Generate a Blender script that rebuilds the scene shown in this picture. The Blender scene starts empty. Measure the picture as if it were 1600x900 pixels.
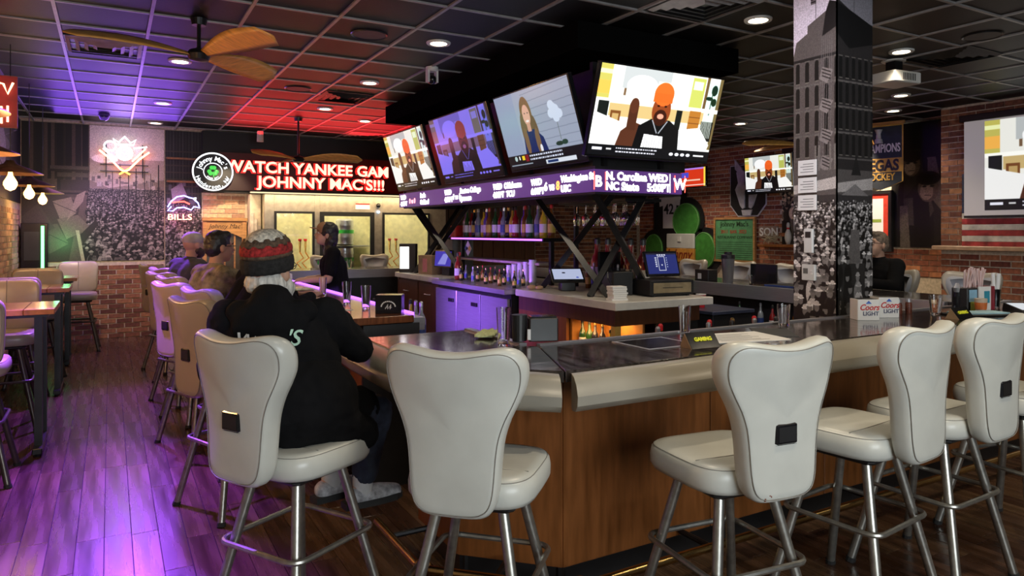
import bpy, math, random
import numpy as np
from mathutils import Vector, Matrix, Euler
R = math.radians
S = bpy.context.scene
C = S.collection
random.seed(7)
# ---------------------------------------------------------------- camera
cam = bpy.data.cameras.new('camera'); cam.sensor_width = 36; cam.lens = 24.77
cam.shift_y = -0.055; cam.clip_start = .05
co = bpy.data.objects.new('camera', cam); C.objects.link(co)
co.location = (0, 0, 1.6); co.rotation_euler = (R(90), 0, R(-29.7))
S.camera = co
# ---------------------------------------------------------------- world, exposure
w = bpy.data.worlds.new('world'); S.world = w; w.use_nodes = True
w.node_tree.nodes['Background'].inputs[0].default_value = (.9, .92, 1, 1)
w.node_tree.nodes['Background'].inputs[1].default_value = .02
S.view_settings.view_transform = 'Standard'; S.view_settings.look = 'None'
S.view_settings.gamma = 1; S.view_settings.use_curve_mapping = False
S.view_settings.exposure = 0.0
S.cycles.use_denoising = True
S.cycles.max_bounces = 8; S.cycles.transparent_max_bounces = 12
S.cycles.sample_clamp_indirect = 4; S.cycles.sample_clamp_direct = 0
S.cycles.caustics_reflective = False; S.cycles.caustics_refractive = False

def lamp(kind, name, loc, energy, col, aim=None, **k):
    l = bpy.data.lights.new(name, kind); l.energy = energy; l.color = col
    for a, b in k.items(): setattr(l, a, b)
    o = bpy.data.objects.new(name, l); C.objects.link(o); o.location = loc
    if aim is not None:
        o.rotation_euler = (Vector(aim) - Vector(loc)).to_track_quat('-Z', 'Y').to_euler()
    return o
# added area fill behind the camera, brightens the stool backs
lamp('AREA', 'front_fill', (1.2, -2.9, 1.9), 150, (.90, .97, 1), (2.0, 2.2, 1.05), shape='RECTANGLE', size=3.2, size_y=1.6)
# violet and blue room spots near the ceiling over the left aisle
for (x, y, e, cc, ax, ay, ang) in ((-.2, 11.2, 120, (.34, .10, 1), .1, 11.9, 100), (.2, 9.0, 950, (.30, .07, 1), .1, 6.6, 62),
                         (-.30, 6.3, 1800, (.28, .06, 1), -.15, 5.0, 46), (-.15, 3.6, 1700, (.27, .06, 1), -.25, 3.2, 44),
                         (.2, 5.2, 300, (.12, .03, 1), .25, 4.6, 34)):
    lamp('SPOT', 'violet_spot', (x, y, 3.05), e, cc, (ax, ay, 0), spot_size=R(ang), spot_blend=.7, shadow_soft_size=.06)
lamp('AREA', 'violet_wash', (.1, 10.4, 2.9), 60, (.28, .10, 1), (.1, 10.3, 3.2), shape='RECTANGLE', size=1.5, size_y=2.2)  # unseen uplight added to put the neon's violet on the ceiling
lamp('AREA', 'red_sign_glow', (3.0, 10.7, 2.9), 60, (1, .02, .03), (3.0, 10.6, 3.2), shape='RECTANGLE', size=2.9, size_y=1.3)

# ---------------------------------------------------------------- mesh building
class B:
    def __init__(s): s.v = []; s.f = []; s.uv = None; s.m = Matrix.Identity(4)
    def at(s, loc=(0, 0, 0), rot=(0, 0, 0)):
        s.m = Matrix.Translation(loc) @ Euler(rot).to_matrix().to_4x4(); return s
    def add(s, vs, fs):
        n = len(s.v); m = s.m
        s.v += [tuple(m @ Vector(p)) for p in vs]; s.f += [tuple(i + n for i in f) for f in fs]; return s
    def box(s, x0, x1, y0, y1, z0, z1):
        return s.add([(x0, y0, z0), (x1, y0, z0), (x1, y1, z0), (x0, y1, z0), (x0, y0, z1), (x1, y0, z1), (x1, y1, z1), (x0, y1, z1)],
                     [(0, 3, 2, 1), (4, 5, 6, 7), (0, 1, 5, 4), (1, 2, 6, 5), (2, 3, 7, 6), (3, 0, 4, 7)])
    def rbox(s, x0, x1, y0, y1, z0, z1, r=.01):
        "box with chamfered vertical edges and top rim"
        def ring(i, z): return [(x0+i+r, y0+i, z), (x1-i-r, y0+i, z), (x1-i, y0+i+r, z), (x1-i, y1-i-r, z), (x1-i-r, y1-i, z), (x0+i+r, y1-i, z), (x0+i, y1-i-r, z), (x0+i, y0+i+r, z)]
        return s.loft([ring(r*.6, z0), ring(0, z0+r*.6), ring(0, z1-r*.6), ring(r*.6, z1)])
    def loft(s, rings, closed=False, caps=True):
        n = len(rings[0]); vs = [p for r in rings for p in r]; fs = []
        k = len(rings)
        for i in range(k if closed else k-1):
            a = i*n; b = ((i+1) % k)*n
            for j in range(n):
                fs.append((a+j, a+(j+1) % n, b+(j+1) % n, b+j))
        if caps and not closed:
            fs.append(tuple(reversed(range(n)))); fs.append(tuple((k-1)*n+j for j in range(n)))
        return s.add(vs, fs)
    def lathe(s, prof, n=24, caps=True):
        return s.loft([[(r*math.cos(2*math.pi*j/n), r*math.sin(2*math.pi*j/n), z) for j in range(n)] for r, z in prof], caps=caps)
    def prism(s, poly, z0, z1):
        return s.loft([[(x, y, z0) for x, y in poly], [(x, y, z1) for x, y in poly]])
    def tube(s, pts, r, n=8, closed=False):
        pts = [Vector(p) for p in pts]; k = len(pts); rings = []
        rr = r if isinstance(r, (list, tuple)) else [r]*k
        up = None
        for i, p in enumerate(pts):
            a = pts[i-1] if (i or closed) else p; b = pts[(i+1) % k] if (i < k-1 or closed) else p
            t = (b-a).normalized()
            if up is None:
                up = Vector((0, 0, 1)) if abs(t.z) < .9 else Vector((1, 0, 0))
            u = (up - t*up.dot(t)).normalized(); up = u; v = t.cross(u)
            rings.append([tuple(p + (u*math.cos(2*math.pi*j/n) + v*math.sin(2*math.pi*j/n))*rr[i]) for j in range(n)])
        return s.loft(rings, closed)
    def ball(s, c, r, n=14, m=9, mat=None):
        if not isinstance(r, (tuple, list)): r = (r, r, r)
        M = mat or Matrix.Identity(3)
        rings = []
        for i in range(m+1):
            t = math.pi*(i+.02 if i == 0 else (i-.02 if i == m else i))/m
            rings.append([tuple(Vector(c) + M @ Vector((r[0]*math.sin(t)*math.cos(2*math.pi*j/n), r[1]*math.sin(t)*math.sin(2*math.pi*j/n), -r[2]*math.cos(t)))) for j in range(n)])
        return s.loft(rings)
    def cap(s, p1, r1, p2, r2, n=12):
        "tapered capsule"
        p1 = Vector(p1); p2 = Vector(p2); t = (p2-p1); L = t.length; t = t/L if L > 1e-6 else Vector((0, 0, 1))
        up = Vector((0, 0, 1)) if abs(t.z) < .9 else Vector((1, 0, 0)); u = (up-t*up.dot(t)).normalized(); v = t.cross(u)
        rings = []
        for a in (-88, -60, -30, 0): rings.append((p1 + t*r1*math.sin(R(a)), r1*math.cos(R(a))))
        for a in (0, 30, 60, 88): rings.append((p2 + t*r2*math.sin(R(a)), r2*math.cos(R(a))))
        return s.loft([[tuple(c+(u*math.cos(2*math.pi*j/n)+v*math.sin(2*math.pi*j/n))*q) for j in range(n)] for c, q in rings])
    def mesh(s, name):
        me = bpy.data.meshes.new(name); me.from_pydata(s.v, [], s.f)
        if s.uv:
            l = me.uv_layers.new(name='UVMap')
            for i, u in enumerate(s.uv): l.data[i].uv = u
        me.update(); return me
def link(name, me, m, parent=None, smooth=False, loc=None, bev=0, label=None):
    o = bpy.data.objects.new(name, me); C.objects.link(o)
    if m is not None and not me.materials: me.materials.append(m)
    if parent is not None: o.parent = parent
    if loc is not None: o.location = loc
    if smooth:
        me.polygons.foreach_set('use_smooth', [True]*len(me.polygons)); me.update()
        if smooth != 2:
            try: me.set_sharp_from_angle(angle=R(40))
            except Exception: pass
    if bev:
        b = o.modifiers.new('bevel', 'BEVEL'); b.width = bev; b.segments = 2; b.limit_method = 'ANGLE'
    if label: o['label'] = label
    return o
def obj(name, b, m, parent=None, smooth=False, **k): return link(name, b.mesh(name), m, parent, smooth, **k)
def tag(o, label, cat, group=None):
    o['label'] = label; o['category'] = cat
    if group: o['group'] = group
    return o
def thing(name, label, cat, loc=(0, 0, 0), rz=0, group=None, rot=None):
    o = bpy.data.objects.new(name, None); C.objects.link(o); o.location = loc
    o.rotation_euler = rot if rot else (0, 0, rz); o.empty_display_size = .05
    return tag(o, label, cat, group)
def struct(o): o['kind'] = 'structure'; return o
def dup(root, loc, rz=None, label=None, group=None, scale=None):
    r = root.copy(); C.objects.link(r); r.location = loc
    if rz is not None: r.rotation_euler = (0, 0, rz)
    if label: r['label'] = label
    if group: r['group'] = group
    if scale: r.scale = scale
    for ch in list(root.children):
        c = ch.copy(); C.objects.link(c); c.parent = r
        for g in list(ch.children):
            d = g.copy(); C.objects.link(d); d.parent = c
    return r
# ---------------------------------------------------------------- materials
MATS = {}
def mat(name, col, rough=.5, metal=0, noise=.12, nscale=12, bump=0, emit=None, es=0, trans=0, coat=0, island=0, stretch=(1, 1, 1), spec=.5, rvar=0):
    if name in MATS: return MATS[name]
    m = bpy.data.materials.new(name); m.use_nodes = True; nt = m.node_tree; N = nt.nodes; L = nt.links
    p = N['Principled BSDF']; p.inputs['Roughness'].default_value = rough; p.inputs['Metallic'].default_value = metal
    p.inputs['Specular IOR Level'].default_value = spec
    p.inputs['Transmission Weight'].default_value = trans; p.inputs['Coat Weight'].default_value = coat
    p.inputs['Coat Roughness'].default_value = .08
    if trans: p.inputs['IOR'].default_value = 1.4
    c = (*col, 1)
    tc = N.new('ShaderNodeTexCoord'); mp = N.new('ShaderNodeMapping'); mp.inputs['Scale'].default_value = stretch
    L.new(tc.outputs['Object'], mp.inputs[0])
    nz = N.new('ShaderNodeTexNoise'); nz.inputs['Scale'].default_value = nscale; nz.inputs['Detail'].default_value = 5
    L.new(mp.outputs[0], nz.inputs['Vector'])
    if noise or island:
        hs = N.new('ShaderNodeHueSaturation'); hs.inputs['Color'].default_value = c
        mr = N.new('ShaderNodeMapRange'); mr.inputs[1].default_value = .25; mr.inputs[2].default_value = .75
        mr.inputs[3].default_value = 1-noise*2; mr.inputs[4].default_value = 1+noise*2
        L.new(nz.outputs[0], mr.inputs[0])
        if island:
            g = N.new('ShaderNodeNewGeometry'); oi = N.new('ShaderNodeObjectInfo'); a = N.new('ShaderNodeMath'); a.operation = 'ADD'
            fr = N.new('ShaderNodeMath'); fr.operation = 'FRACT'; L.new(g.outputs['Random Per Island'], a.inputs[0]); L.new(oi.outputs['Random'], a.inputs[1]); L.new(a.outputs[0], fr.inputs[0])
            m2 = N.new('ShaderNodeMapRange'); m2.inputs[3].default_value = 1-island; m2.inputs[4].default_value = 1+island; L.new(fr.outputs[0], m2.inputs[0])
            mu = N.new('ShaderNodeMath'); mu.operation = 'MULTIPLY'; L.new(m2.outputs[0], mu.inputs[0]); L.new(mr.outputs[0], mu.inputs[1]); L.new(mu.outputs[0], hs.inputs['Value'])
            m3 = N.new('ShaderNodeMapRange'); m3.inputs[3].default_value = .49; m3.inputs[4].default_value = .515; L.new(fr.outputs[0], m3.inputs[0]); L.new(m3.outputs[0], hs.inputs['Hue'])
        else: L.new(mr.outputs[0], hs.inputs['Value'])
        L.new(hs.outputs[0], p.inputs['Base Color'])
    else: p.inputs['Base Color'].default_value = c
    if rvar:
        rr = N.new('ShaderNodeMapRange'); rr.inputs[1].default_value = .3; rr.inputs[2].default_value = .7
        rr.inputs[3].default_value = rough-rvar; rr.inputs[4].default_value = rough+rvar; L.new(nz.outputs[0], rr.inputs[0]); L.new(rr.outputs[0], p.inputs['Roughness'])
    if bump:
        b = N.new('ShaderNodeBump'); b.inputs['Strength'].default_value = bump; b.inputs['Distance'].default_value = .01
        L.new(nz.outputs[0], b.inputs['Height']); L.new(b.outputs[0], p.inputs['Normal'])
    if emit: p.inputs['Emission Color'].default_value = (*emit, 1); p.inputs['Emission Strength'].default_value = es
    MATS[name] = m; return m
def imat(name, img, es=0, rough=.5, extra=(1, 1, 1), mixd=1.0):
    m = bpy.data.materials.new(name); m.use_nodes = True; N = m.node_tree.nodes; L = m.node_tree.links; p = N['Principled BSDF']
    t = N.new('ShaderNodeTexImage'); t.image = img; t.extension = 'EXTEND'; p.inputs['Roughness'].default_value = rough
    if es:
        p.inputs['Base Color'].default_value = (.01, .01, .01, 1); L.new(t.outputs[0], p.inputs['Emission Color']); p.inputs['Emission Strength'].default_value = es
    else: L.new(t.outputs[0], p.inputs['Base Color'])
    return m
M_blk = mat('black_satin', (.012, .012, .013), .45)
M_blkgl = mat('black_gloss', (.01, .01, .012), .15)
M_blkmetal = mat('black_metal', (.02, .02, .022), .35, .6)
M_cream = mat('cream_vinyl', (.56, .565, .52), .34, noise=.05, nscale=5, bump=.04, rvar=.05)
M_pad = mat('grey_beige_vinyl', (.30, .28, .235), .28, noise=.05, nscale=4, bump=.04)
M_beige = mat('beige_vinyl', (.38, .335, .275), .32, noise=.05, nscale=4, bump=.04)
M_panel = mat('lavender_grey_vinyl', (.33, .335, .37), .5, noise=.05)
M_pipe = mat('seam_thread', (.22, .21, .19), .6)
M_leg = mat('brushed_grey_steel', (.36, .35, .32), .33, .85, noise=.12, nscale=30)
M_legd = mat('dark_leg_steel', (.10, .09, .08), .35, .7)
M_rub = mat('black_rubber', (.015, .015, .015), .8)
M_steel = mat('stainless_steel', (.48, .48, .52), .28, .75, noise=.06, nscale=6, stretch=(1, 1, 30))
M_wood = mat('brown_veneer', (.21, .070, .017), .36, noise=.16, nscale=5, stretch=(6, 6, .8), bump=.03, rvar=.06)
M_wood2 = mat('dark_brown_veneer', (.085, .030, .012), .4, noise=.16, nscale=5, stretch=(6, 6, .8))
M_top = mat('dark_streaked_bartop', (.035, .028, .026), .16, noise=.4, nscale=4, stretch=(1, 12, 1), bump=.03, rvar=.07, coat=.5)
M_topx = mat('dark_streaked_bartop_cross', (.035, .028, .026), .16, noise=.4, nscale=4, stretch=(12, 1, 1), bump=.03, rvar=.07, coat=.5)
M_topr = mat('red_reflection_bartop', (.16, .055, .022), .2, noise=.25, nscale=4, stretch=(12, 1, 1), coat=.4)  # red sign's reflection put into the base colour
M_white = mat('white_stone', (.55, .52, .47), .3, noise=.05)
M_wh = mat('white_plastic', (.62, .62, .60), .45, noise=.03)
M_brick = mat('red_brick', (.27, .085, .045), .85, noise=.25, nscale=18, bump=.35, island=.45)
M_brickL = mat('sandy_brick', (.46, .27, .17), .85, noise=.2, nscale=18, bump=.3, island=.4)
M_brickB = mat('brown_brick', (.20, .075, .04), .85, noise=.25, nscale=18, bump=.3, island=.5)
M_mortar = mat('pale_mortar', (.52, .43, .32), .95, noise=.15, nscale=25, bump=.3)
M_plank = mat('dark_floor_plank', (.072, .036, .021), .27, noise=.3, nscale=2.2, stretch=(9, .7, 1), bump=.02, island=.42, rvar=.07)
M_gap = mat('floor_joint', (.012, .008, .006), .7)
M_tile = mat('black_ceiling_tile', (.0045, .0043, .0045), .5, noise=.15, nscale=60, bump=.08, spec=.22)
M_tbar = mat('ceiling_grid_metal', (.27, .26, .26), .4, .2, noise=.1)
M_glass = mat('clear_glass', (1, 1, 1), .02, trans=1, noise=0)
M_tab = mat('orange_table_wood', (.34, .14, .045), .2, noise=.25, nscale=5, stretch=(2, 14, 1), coat=.4)
M_gold = mat('brass', (.55, .36, .14), .25, 1)
M_paper = mat('white_paper', (.72, .71, .69), .6, noise=.02)
M_skin = mat('skin', (.52, .30, .21), .5, noise=.06)
M_skin2 = mat('tan_skin', (.42, .22, .14), .5, noise=.06)
M_red = mat('red_plastic', (.5, .015, .02), .35)
M_blue = mat('blue_plastic', (.03, .06, .22), .4)
M_green = mat('green_plastic', (.03, .45, .06), .4)
M_fanw = mat('golden_fan_wood', (.72, .36, .09), .35, noise=.15, nscale=6, stretch=(2, 8, 1))
def emat(name, col, es): return mat(name, (.02, .02, .02), .4, emit=col, es=es, noise=0)
E_led = emat('warm_downlight_glow', (1, .82, .55), 14)
E_white = emat('white_led', (1, .97, 1), 5.0)
E_red = emat('red_neon', (1, .06, .04), 7)
E_redc = emat('red_led_letter', (1, .36, .26), 3.0)
E_redh = emat('red_led_halo', (1, .02, .015), 1.2)
E_blue = emat('blue_neon', (.25, .25, 1), 8)
E_viol = emat('violet_led', (.42, .12, 1), 3)
E_green = emat('green_neon', (.15, 1, .3), 5)
E_amber = emat('amber_bulb', (1, .55, .16), 30)
E_orange = emat('orange_neon', (1, .35, .05), 6)
# ---------------------------------------------------------------- text
def text(s, size, loc, rot, m, parent=None, name='lettering', bold=0, ext=.002, align='LEFT', sx=1, shear=0, loc_m=None):
    c = bpy.data.curves.new(name, 'FONT'); c.body = s; c.size = size; c.extrude = ext; c.offset = bold; c.align_x = align
    c.shear = shear; c.resolution_u = 3
    t_ = bpy.data.objects.new(name, c); me = bpy.data.meshes.new_from_object(t_); me.name = name
    bpy.data.objects.remove(t_); bpy.data.curves.remove(c); me.materials.clear(); me.materials.append(m)
    o = bpy.data.objects.new(name, me); C.objects.link(o); o.location = loc
    o.rotation_euler = rot
    if sx != 1: o.scale = (sx, 1, 1)
    if parent is not None: o.parent = parent
    return o
# ---------------------------------------------------------------- painted images (flat prints and screens)
class Img:
    def __init__(s, w, h, c=(0, 0, 0)): s.w, s.h = w, h; s.a = np.ones((h, w, 3), np.float32)*np.array(c, np.float32)
    def _win(s, x0, y0, x1, y1):
        x0 = max(0, int(x0)); y0 = max(0, int(y0)); x1 = min(s.w, int(x1)+2); y1 = min(s.h, int(y1)+2)
        return x0, y0, x1, y1
    def rect(s, x0, y0, x1, y1, c):
        s.a[max(0, int(y0)):max(0, int(y1)), max(0, int(x0)):max(0, int(x1))] = c
    def ell(s, cx, cy, rx, ry, c, al=1):
        x0, y0, x1, y1 = s._win(cx-rx, cy-ry, cx+rx, cy+ry)
        if x1 <= x0 or y1 <= y0: return
        Y, X = np.mgrid[y0:y1, x0:x1]; k = ((X-cx)/max(rx, .5))**2+((Y-cy)/max(ry, .5))**2 <= 1
        v = s.a[y0:y1, x0:x1]; v[k] = v[k]*(1-al)+np.array(c, np.float32)*al
    def poly(s, pts, c, al=1):
        xs = [p[0] for p in pts]; ys = [p[1] for p in pts]; x0, y0, x1, y1 = s._win(min(xs), min(ys), max(xs), max(ys))
        if x1 <= x0 or y1 <= y0: return
        Y, X = np.mgrid[y0:y1, x0:x1]; k = np.zeros(X.shape, bool); n = len(pts)
        for i in range(n):
            ax, ay = pts[i]; bx, by = pts[(i+1) % n]
            if ay == by: continue
            cr = ((ay > Y) != (by > Y)) & (X < (bx-ax)*(Y-ay)/(by-ay)+ax); k ^= cr
        v = s.a[y0:y1, x0:x1]; v[k] = v[k]*(1-al)+np.array(c, np.float32)*al
    def line(s, x0, y0, x1, y1, w, c):
        L = math.hypot(x1-x0, y1-y0) or 1; nx, ny = -(y1-y0)/L*w/2, (x1-x0)/L*w/2
        s.poly([(x0+nx, y0+ny), (x1+nx, y1+ny), (x1-nx, y1-ny), (x0-nx, y0-ny)], c)
    def noise(s, amt, cell=1):
        n = np.random.RandomState(3).rand(s.h//cell+1, s.w//cell+1); n = np.kron(n, np.ones((cell, cell)))[:s.h, :s.w, None]; s.a = np.clip(s.a*(1+(n-.5)*amt), 0, 1)
    def blur(s, k=1):
        for _ in range(k):
            a = np.pad(s.a, ((1, 1), (1, 1), (0, 0)), 'edge'); s.a = (a[:-2, 1:-1]+a[2:, 1:-1]+a[1:-1, :-2]+a[1:-1, 2:]+a[1:-1, 1:-1]*2)/6
    def tint(s, c): s.a = s.a*np.array(c, np.float32); return s
    def bpy(s, name):
        im = bpy.data.images.new(name, s.w, s.h); px = np.ones((s.h, s.w, 4), np.float32); px[..., :3] = np.clip(s.a[::-1], 0, 1)
        im.pixels.foreach_set(px.ravel()); im.pack(); return im
def crowd(I, y0, y1, x0, x1, s0, s1, seed, tone=(1, .94, .86), dense=1.0):
    r = random.Random(seed); y = y0; I.rect(x0, y0, x1, y1, [.10*k for k in tone])
    while y < y1:
        t = (y-y0)/(y1-y0); s = s0+(s1-s0)*t; x = x0-s*r.random()
        while x < x1:
            g = r.choice((.02, .03, .05, .08, .10, .35, .55)); h = r.choice((.65, .5, .03, .3, .04, .7)); cx = x+r.uniform(-.3, .3)*s; cy = y+r.uniform(-.35, .35)*s; f = r.uniform(.8, 1.15)
            I.ell(cx, cy+s*1.15, s*.50*f, s*.9, [g*k for k in tone]); I.ell(cx+s*.2, cy+s*1.2, s*.2*f, s*.7, [g*.55*k for k in tone])
            I.ell(cx, cy+s*.08, s*.20, s*.25, [.33*k for k in tone])
            I.ell(cx, cy-s*.08, s*r.uniform(.26, .40), s*.07, [h*k for k in tone]); I.ell(cx, cy-s*.17, s*.19, s*.12, [h*.85*k for k in tone])
            x += s*.92/dense
        y += s*.62/dense
def man_screen(tint=(1, 1, 1)):
    I = Img(448, 252, (.93, .93, .90))
    I.rect(0, 0, 40, 95, (.75, .72, .35)); I.rect(0, 45, 40, 80, (.95, .70, .30)); I.rect(0, 14, 40, 26, (.93, .95, .7)); I.rect(88, 10, 96, 80, (.45, .35, .25)); I.rect(80, 0, 250, 60, (.72, .74, .74)); I.ell(150, 50, 55, 32, (.98, .98, .98))
    I.rect(205, 30, 250, 90, (.98, .97, .9)); I.rect(330, 5, 380, 95, (.72, .75, .36)); I.rect(336, 15, 372, 40, (.9, .95, .8)); I.rect(384, 0, 395, 120, (.4, .3, .18)); I.rect(395, 8, 436, 130, (.80, .90, .88)); I.rect(436, 0, 448, 215, (.42, .36, .22))
    I.ell(420, 35, 12, 16, (.05, .15, .1)); I.ell(405, 60, 14, 6, (.05, .15, .1)); I.ell(425, 70, 10, 12, (.05, .15, .08)); I.rect(413, 40, 416, 110, (.1, .2, .1))
    I.rect(0, 92, 448, 104, (1, 1, .97)); I.rect(10, 100, 45, 165, (.07, .09, .08)); I.rect(48, 104, 395, 140, (.78, .68, .45)); I.rect(55, 124, 90, 165, (.45, .27, .12)); I.rect(62, 132, 84, 165, (.72, .6, .38))
    I.rect(290, 105, 312, 165, (.06, .07, .06)); I.rect(340, 102, 384, 165, (.66, .42, .15))
    for k in (120, 138, 155): I.rect(340, k, 384, k+2, (.4, .22, .08))
    I.rect(392, 130, 440, 190, (.08, .08, .07))
    for k in range(8): I.line(396+k*5, 118, 392+k*6, 180, 2, (.85, .9, .85))
    I.poly([(0, 130), (120, 160), (110, 225), (0, 225)], (.95, .95, .94)); I.poly([(280, 165), (390, 150), (440, 200), (430, 230), (280, 230)], (.96, .96, .95))
    I.poly([(88, 225), (100, 180), (140, 150), (180, 160), (170, 225)], (.30, .16, .10)); I.rect(118, 100, 150, 175, (.28, .15, .09)); I.ell(134, 105, 16, 22, (.32, .17, .1))
    I.poly([(150, 225), (160, 160), (200, 138), (270, 138), (310, 160), (322, 230), (150, 230)], (.03, .03, .04))
    I.ell(232, 110, 34, 45, (.52, .24, .10)); I.ell(232, 132, 24, 24, (.20, .08, .04)); I.ell(232, 128, 12, 8, (.9, .6, .5)); I.ell(232, 64, 36, 34, (.95, .40, .14)); I.rect(197, 62, 267, 88, (.93, .38, .13))
    I.ell(219, 98, 5, 3, (.1, .04, .02)); I.ell(245, 98, 5, 3, (.1, .04, .02)); I.line(206, 140, 230, 178, 4, (.6, .62, .65)); I.line(262, 140, 236, 178, 4, (.6, .62, .65))
    I.poly([(185, 182), (255, 186), (262, 228), (180, 228)], (.97, .97, .97))
    for k in range(7): I.rect(190+k*9, 190+(k % 3)*8, 195+k*9, 222, (.75, .75, .76))
    I.rect(0, 222, 448, 252, (.03, .035, .05)); I.rect(14, 230, 48, 238, (.9, .9, .95)); I.rect(62, 231, 80, 236, (.8, .8, .8))
    r = random.Random(4)
    for row in (228, 238):
        x = 96
        while x < 240: wv = r.uniform(3, 11); I.rect(x, row, x+wv, row+4, (.85, .85, .9)); x += wv+2.5
    for k in range(4): I.ell(300+k*22, 236, 8, 5, (.95, .95, .98))
    I.rect(388, 234, 430, 239, (.9, .9, .9)); I.blur(1); I.tint(tint); return I
def woman_screen():
    I = Img(448, 252, (.60, .64, .72))
    for k in range(9): I.line(170, 14+k*26, 448, 4+k*27, 2, (.48, .52, .60))
    I.rect(0, 0, 120, 252, (.56, .61, .72)); I.ell(180, 80, 34, 60, (.45, .33, .22)); I.ell(152, 130, 20, 60, (.42, .32, .24)); I.ell(210, 150, 22, 66, (.40, .30, .22))
    I.poly([(120, 225), (135, 150), (165, 130), (210, 130), (250, 160), (268, 225)], (.04, .13, .36)); I.ell(180, 80, 22, 34, (.85, .65, .58)); I.rect(170, 108, 192, 135, (.8, .6, .52)); I.ell(180, 100, 10, 4, (.95, .9, .9))
    I.ell(172, 74, 3, 2, (.2, .15, .15)); I.ell(190, 74, 3, 2, (.2, .15, .15)); I.ell(150, 165, 13, 46, (.47, .36, .26)); I.ell(216, 170, 14, 44, (.47, .36, .26)); I.ell(225, 195, 8, 14, (.9, .9, .92))
    for a, b in ((330, 70), (350, 85), (322, 95), (345, 110), (365, 100), (338, 78)): I.ell(a, b, 18, 15, (.80, .85, .93))
    I.rect(343, 125, 346, 180, (.4, .45, .45)); I.ell(330, 190, 20, 7, (.1, .2, .16)); I.ell(360, 188, 16, 8, (.12, .24, .2))
    I.rect(0, 205, 448, 252, (.035, .045, .08)); I.ell(50, 216, 9, 9, (.7, .8, .8)); I.rect(70, 209, 78, 222, (.95, .95, .95)); I.rect(90, 209, 108, 224, (.95, .8, .15)); I.rect(112, 207, 132, 230, (.5, .05, .12))
    r = random.Random(5)
    for row in (210, 222):
        x = 140
        while x < 330: wv = r.uniform(4, 12); I.rect(x, row, x+wv, row+6, (.85, .88, .95)); x += wv+3
    I.rect(230, 234, 400, 248, (.85, .88, .92)); I.rect(240, 237, 300, 245, (.1, .2, .4)); I.rect(10, 236, 150, 240, (.6, .65, .7)); I.blur(1); return I
def quad(pts, uv=((0, 0), (1, 0), (1, 1), (0, 1))):
    b = B(); b.add(pts, [(0, 1, 2, 3)]); b.uv = list(uv); return b
def slab_print(name, p, ux, uz, wd, ht, th, m_img, m_side, parent=None):
    "a thin board with a print on its outward face; p = lower left front corner, ux, uz unit vectors; outward = ux x uz"
    p = Vector(p); ux = Vector(ux); uz = Vector(uz); n = ux.cross(uz)
    a, b_, c, d = p, p+ux*wd, p+ux*wd+uz*ht, p+uz*ht; k = n*th
    b = B(); vs = [a, b_, c, d, a-k, b_-k, c-k, d-k]
    b.add([tuple(v) for v in vs], [(0, 1, 2, 3), (5, 4, 7, 6), (0, 4, 5, 1), (1, 5, 6, 2), (2, 6, 7, 3), (3, 7, 4, 0)])
    me = b.mesh(name); l = me.uv_layers.new(name='UVMap'); uv = [(0, 0), (1, 0), (1, 1), (0, 1)]
    for i in range(24): l.data[i].uv = uv[i] if i < 4 else (0, 0)
    me.materials.append(m_img); me.materials.append(m_side)
    for i in range(1, 6): me.polygons[i].material_index = 1
    return link(name, me, None, parent)
# ================================================================ THE ROOM
CS, SN = math.cos(R(29.7)), math.sin(R(29.7))
def depth(x, y): return x*SN+y*CS
def inframe(x, y, z, mx=60):
    d = depth(x, y)
    if d < .5: return False
    u = 800+1101*(x*CS-y*SN)/d; v = 362+1101*(1.6-z)/d
    return -mx < u < 1600+mx and -mx < v < 900+mx
M_wallblk = mat('black_wall_paint', (.02, .02, .022), .7)
# floor
fl = struct(obj('floor', B().box(-1.2, 10.3, -3.2, 12.3, -.1, -.008), M_gap))
pw, pl = .125, 1.25
pm = B().rbox(0, pw-.003, 0, pl-.003, -.009, 0, .0015).mesh('plank'); pm.materials.append(M_plank)
cand = []
rp = random.Random(2)
nx = int(11.4/pw)
for i in range(nx):
    x = -1.15+i*pw; y = -1.5+rp.random()*pl-pl
    while y < 12.1:
        cand.append((x, y)); y += pl
vis = [c for c in cand if inframe(c[0]+.06, c[1]+.6, 0, 40) and c[0] < 1.3 or (c[1] < 2.6 and inframe(c[0]+.06, c[1]+.6, 0, 150))]
vis.sort(key=lambda c: depth(c[0], c[1]+.6)); vis = vis[:300]; vs_ = set(vis)
rest = B()
for (x, y) in cand:
    y1 = min(y+pl, 12.25)
    if (x, y) in vs_ and y1-y > 1.2:
        o = bpy.data.objects.new('plank', pm); C.objects.link(o); o.location = (x, y, rp.uniform(0, .0012)); o.parent = fl
    elif y > -1.2: rest.box(x, x+pw-.003, y, y1-.003, -.009, 0)
o = obj('far_planks', rest, M_plank, fl); o['kind'] = 'stuff'
# ceiling: slab, grid bars, tiles
ce = struct(obj('ceiling', B().box(-1.2, 10.3, -3.2, 12.3, 3.23, 3.4), M_blk))
gx0, gy0, g = .265, 5.195, .61
xs = [gx0+g*k for k in range(-2, 17)]; ys = [gy0+g*k for k in range(-13, 12)]
for x in xs: obj('grid_bar', B().box(x-.012, x+.012, -3.1, 12.2, 3.192, 3.215), M_tbar, ce)
for y in ys: obj('cross_bar', B().box(-1.1, 10.2, y-.0115, y+.0115, 3.194, 3.214), M_tbar, ce)
tm = B().rbox(.012, g-.012, .012, g-.012, 3.206, 3.222, .004).mesh('ceiling_tile'); tm.materials.append(M_tile)
holes = [(.57, 7.29), (.57, 9.77), (2.42, 5.5), (2.42, 7.33), (2.43, 9.17), (4.25, 3.7), (8.06, 4.92), (8.1, 7.38), (.58, 11.9), (5.9, 3.68), (9.6, 6.2)]
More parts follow.
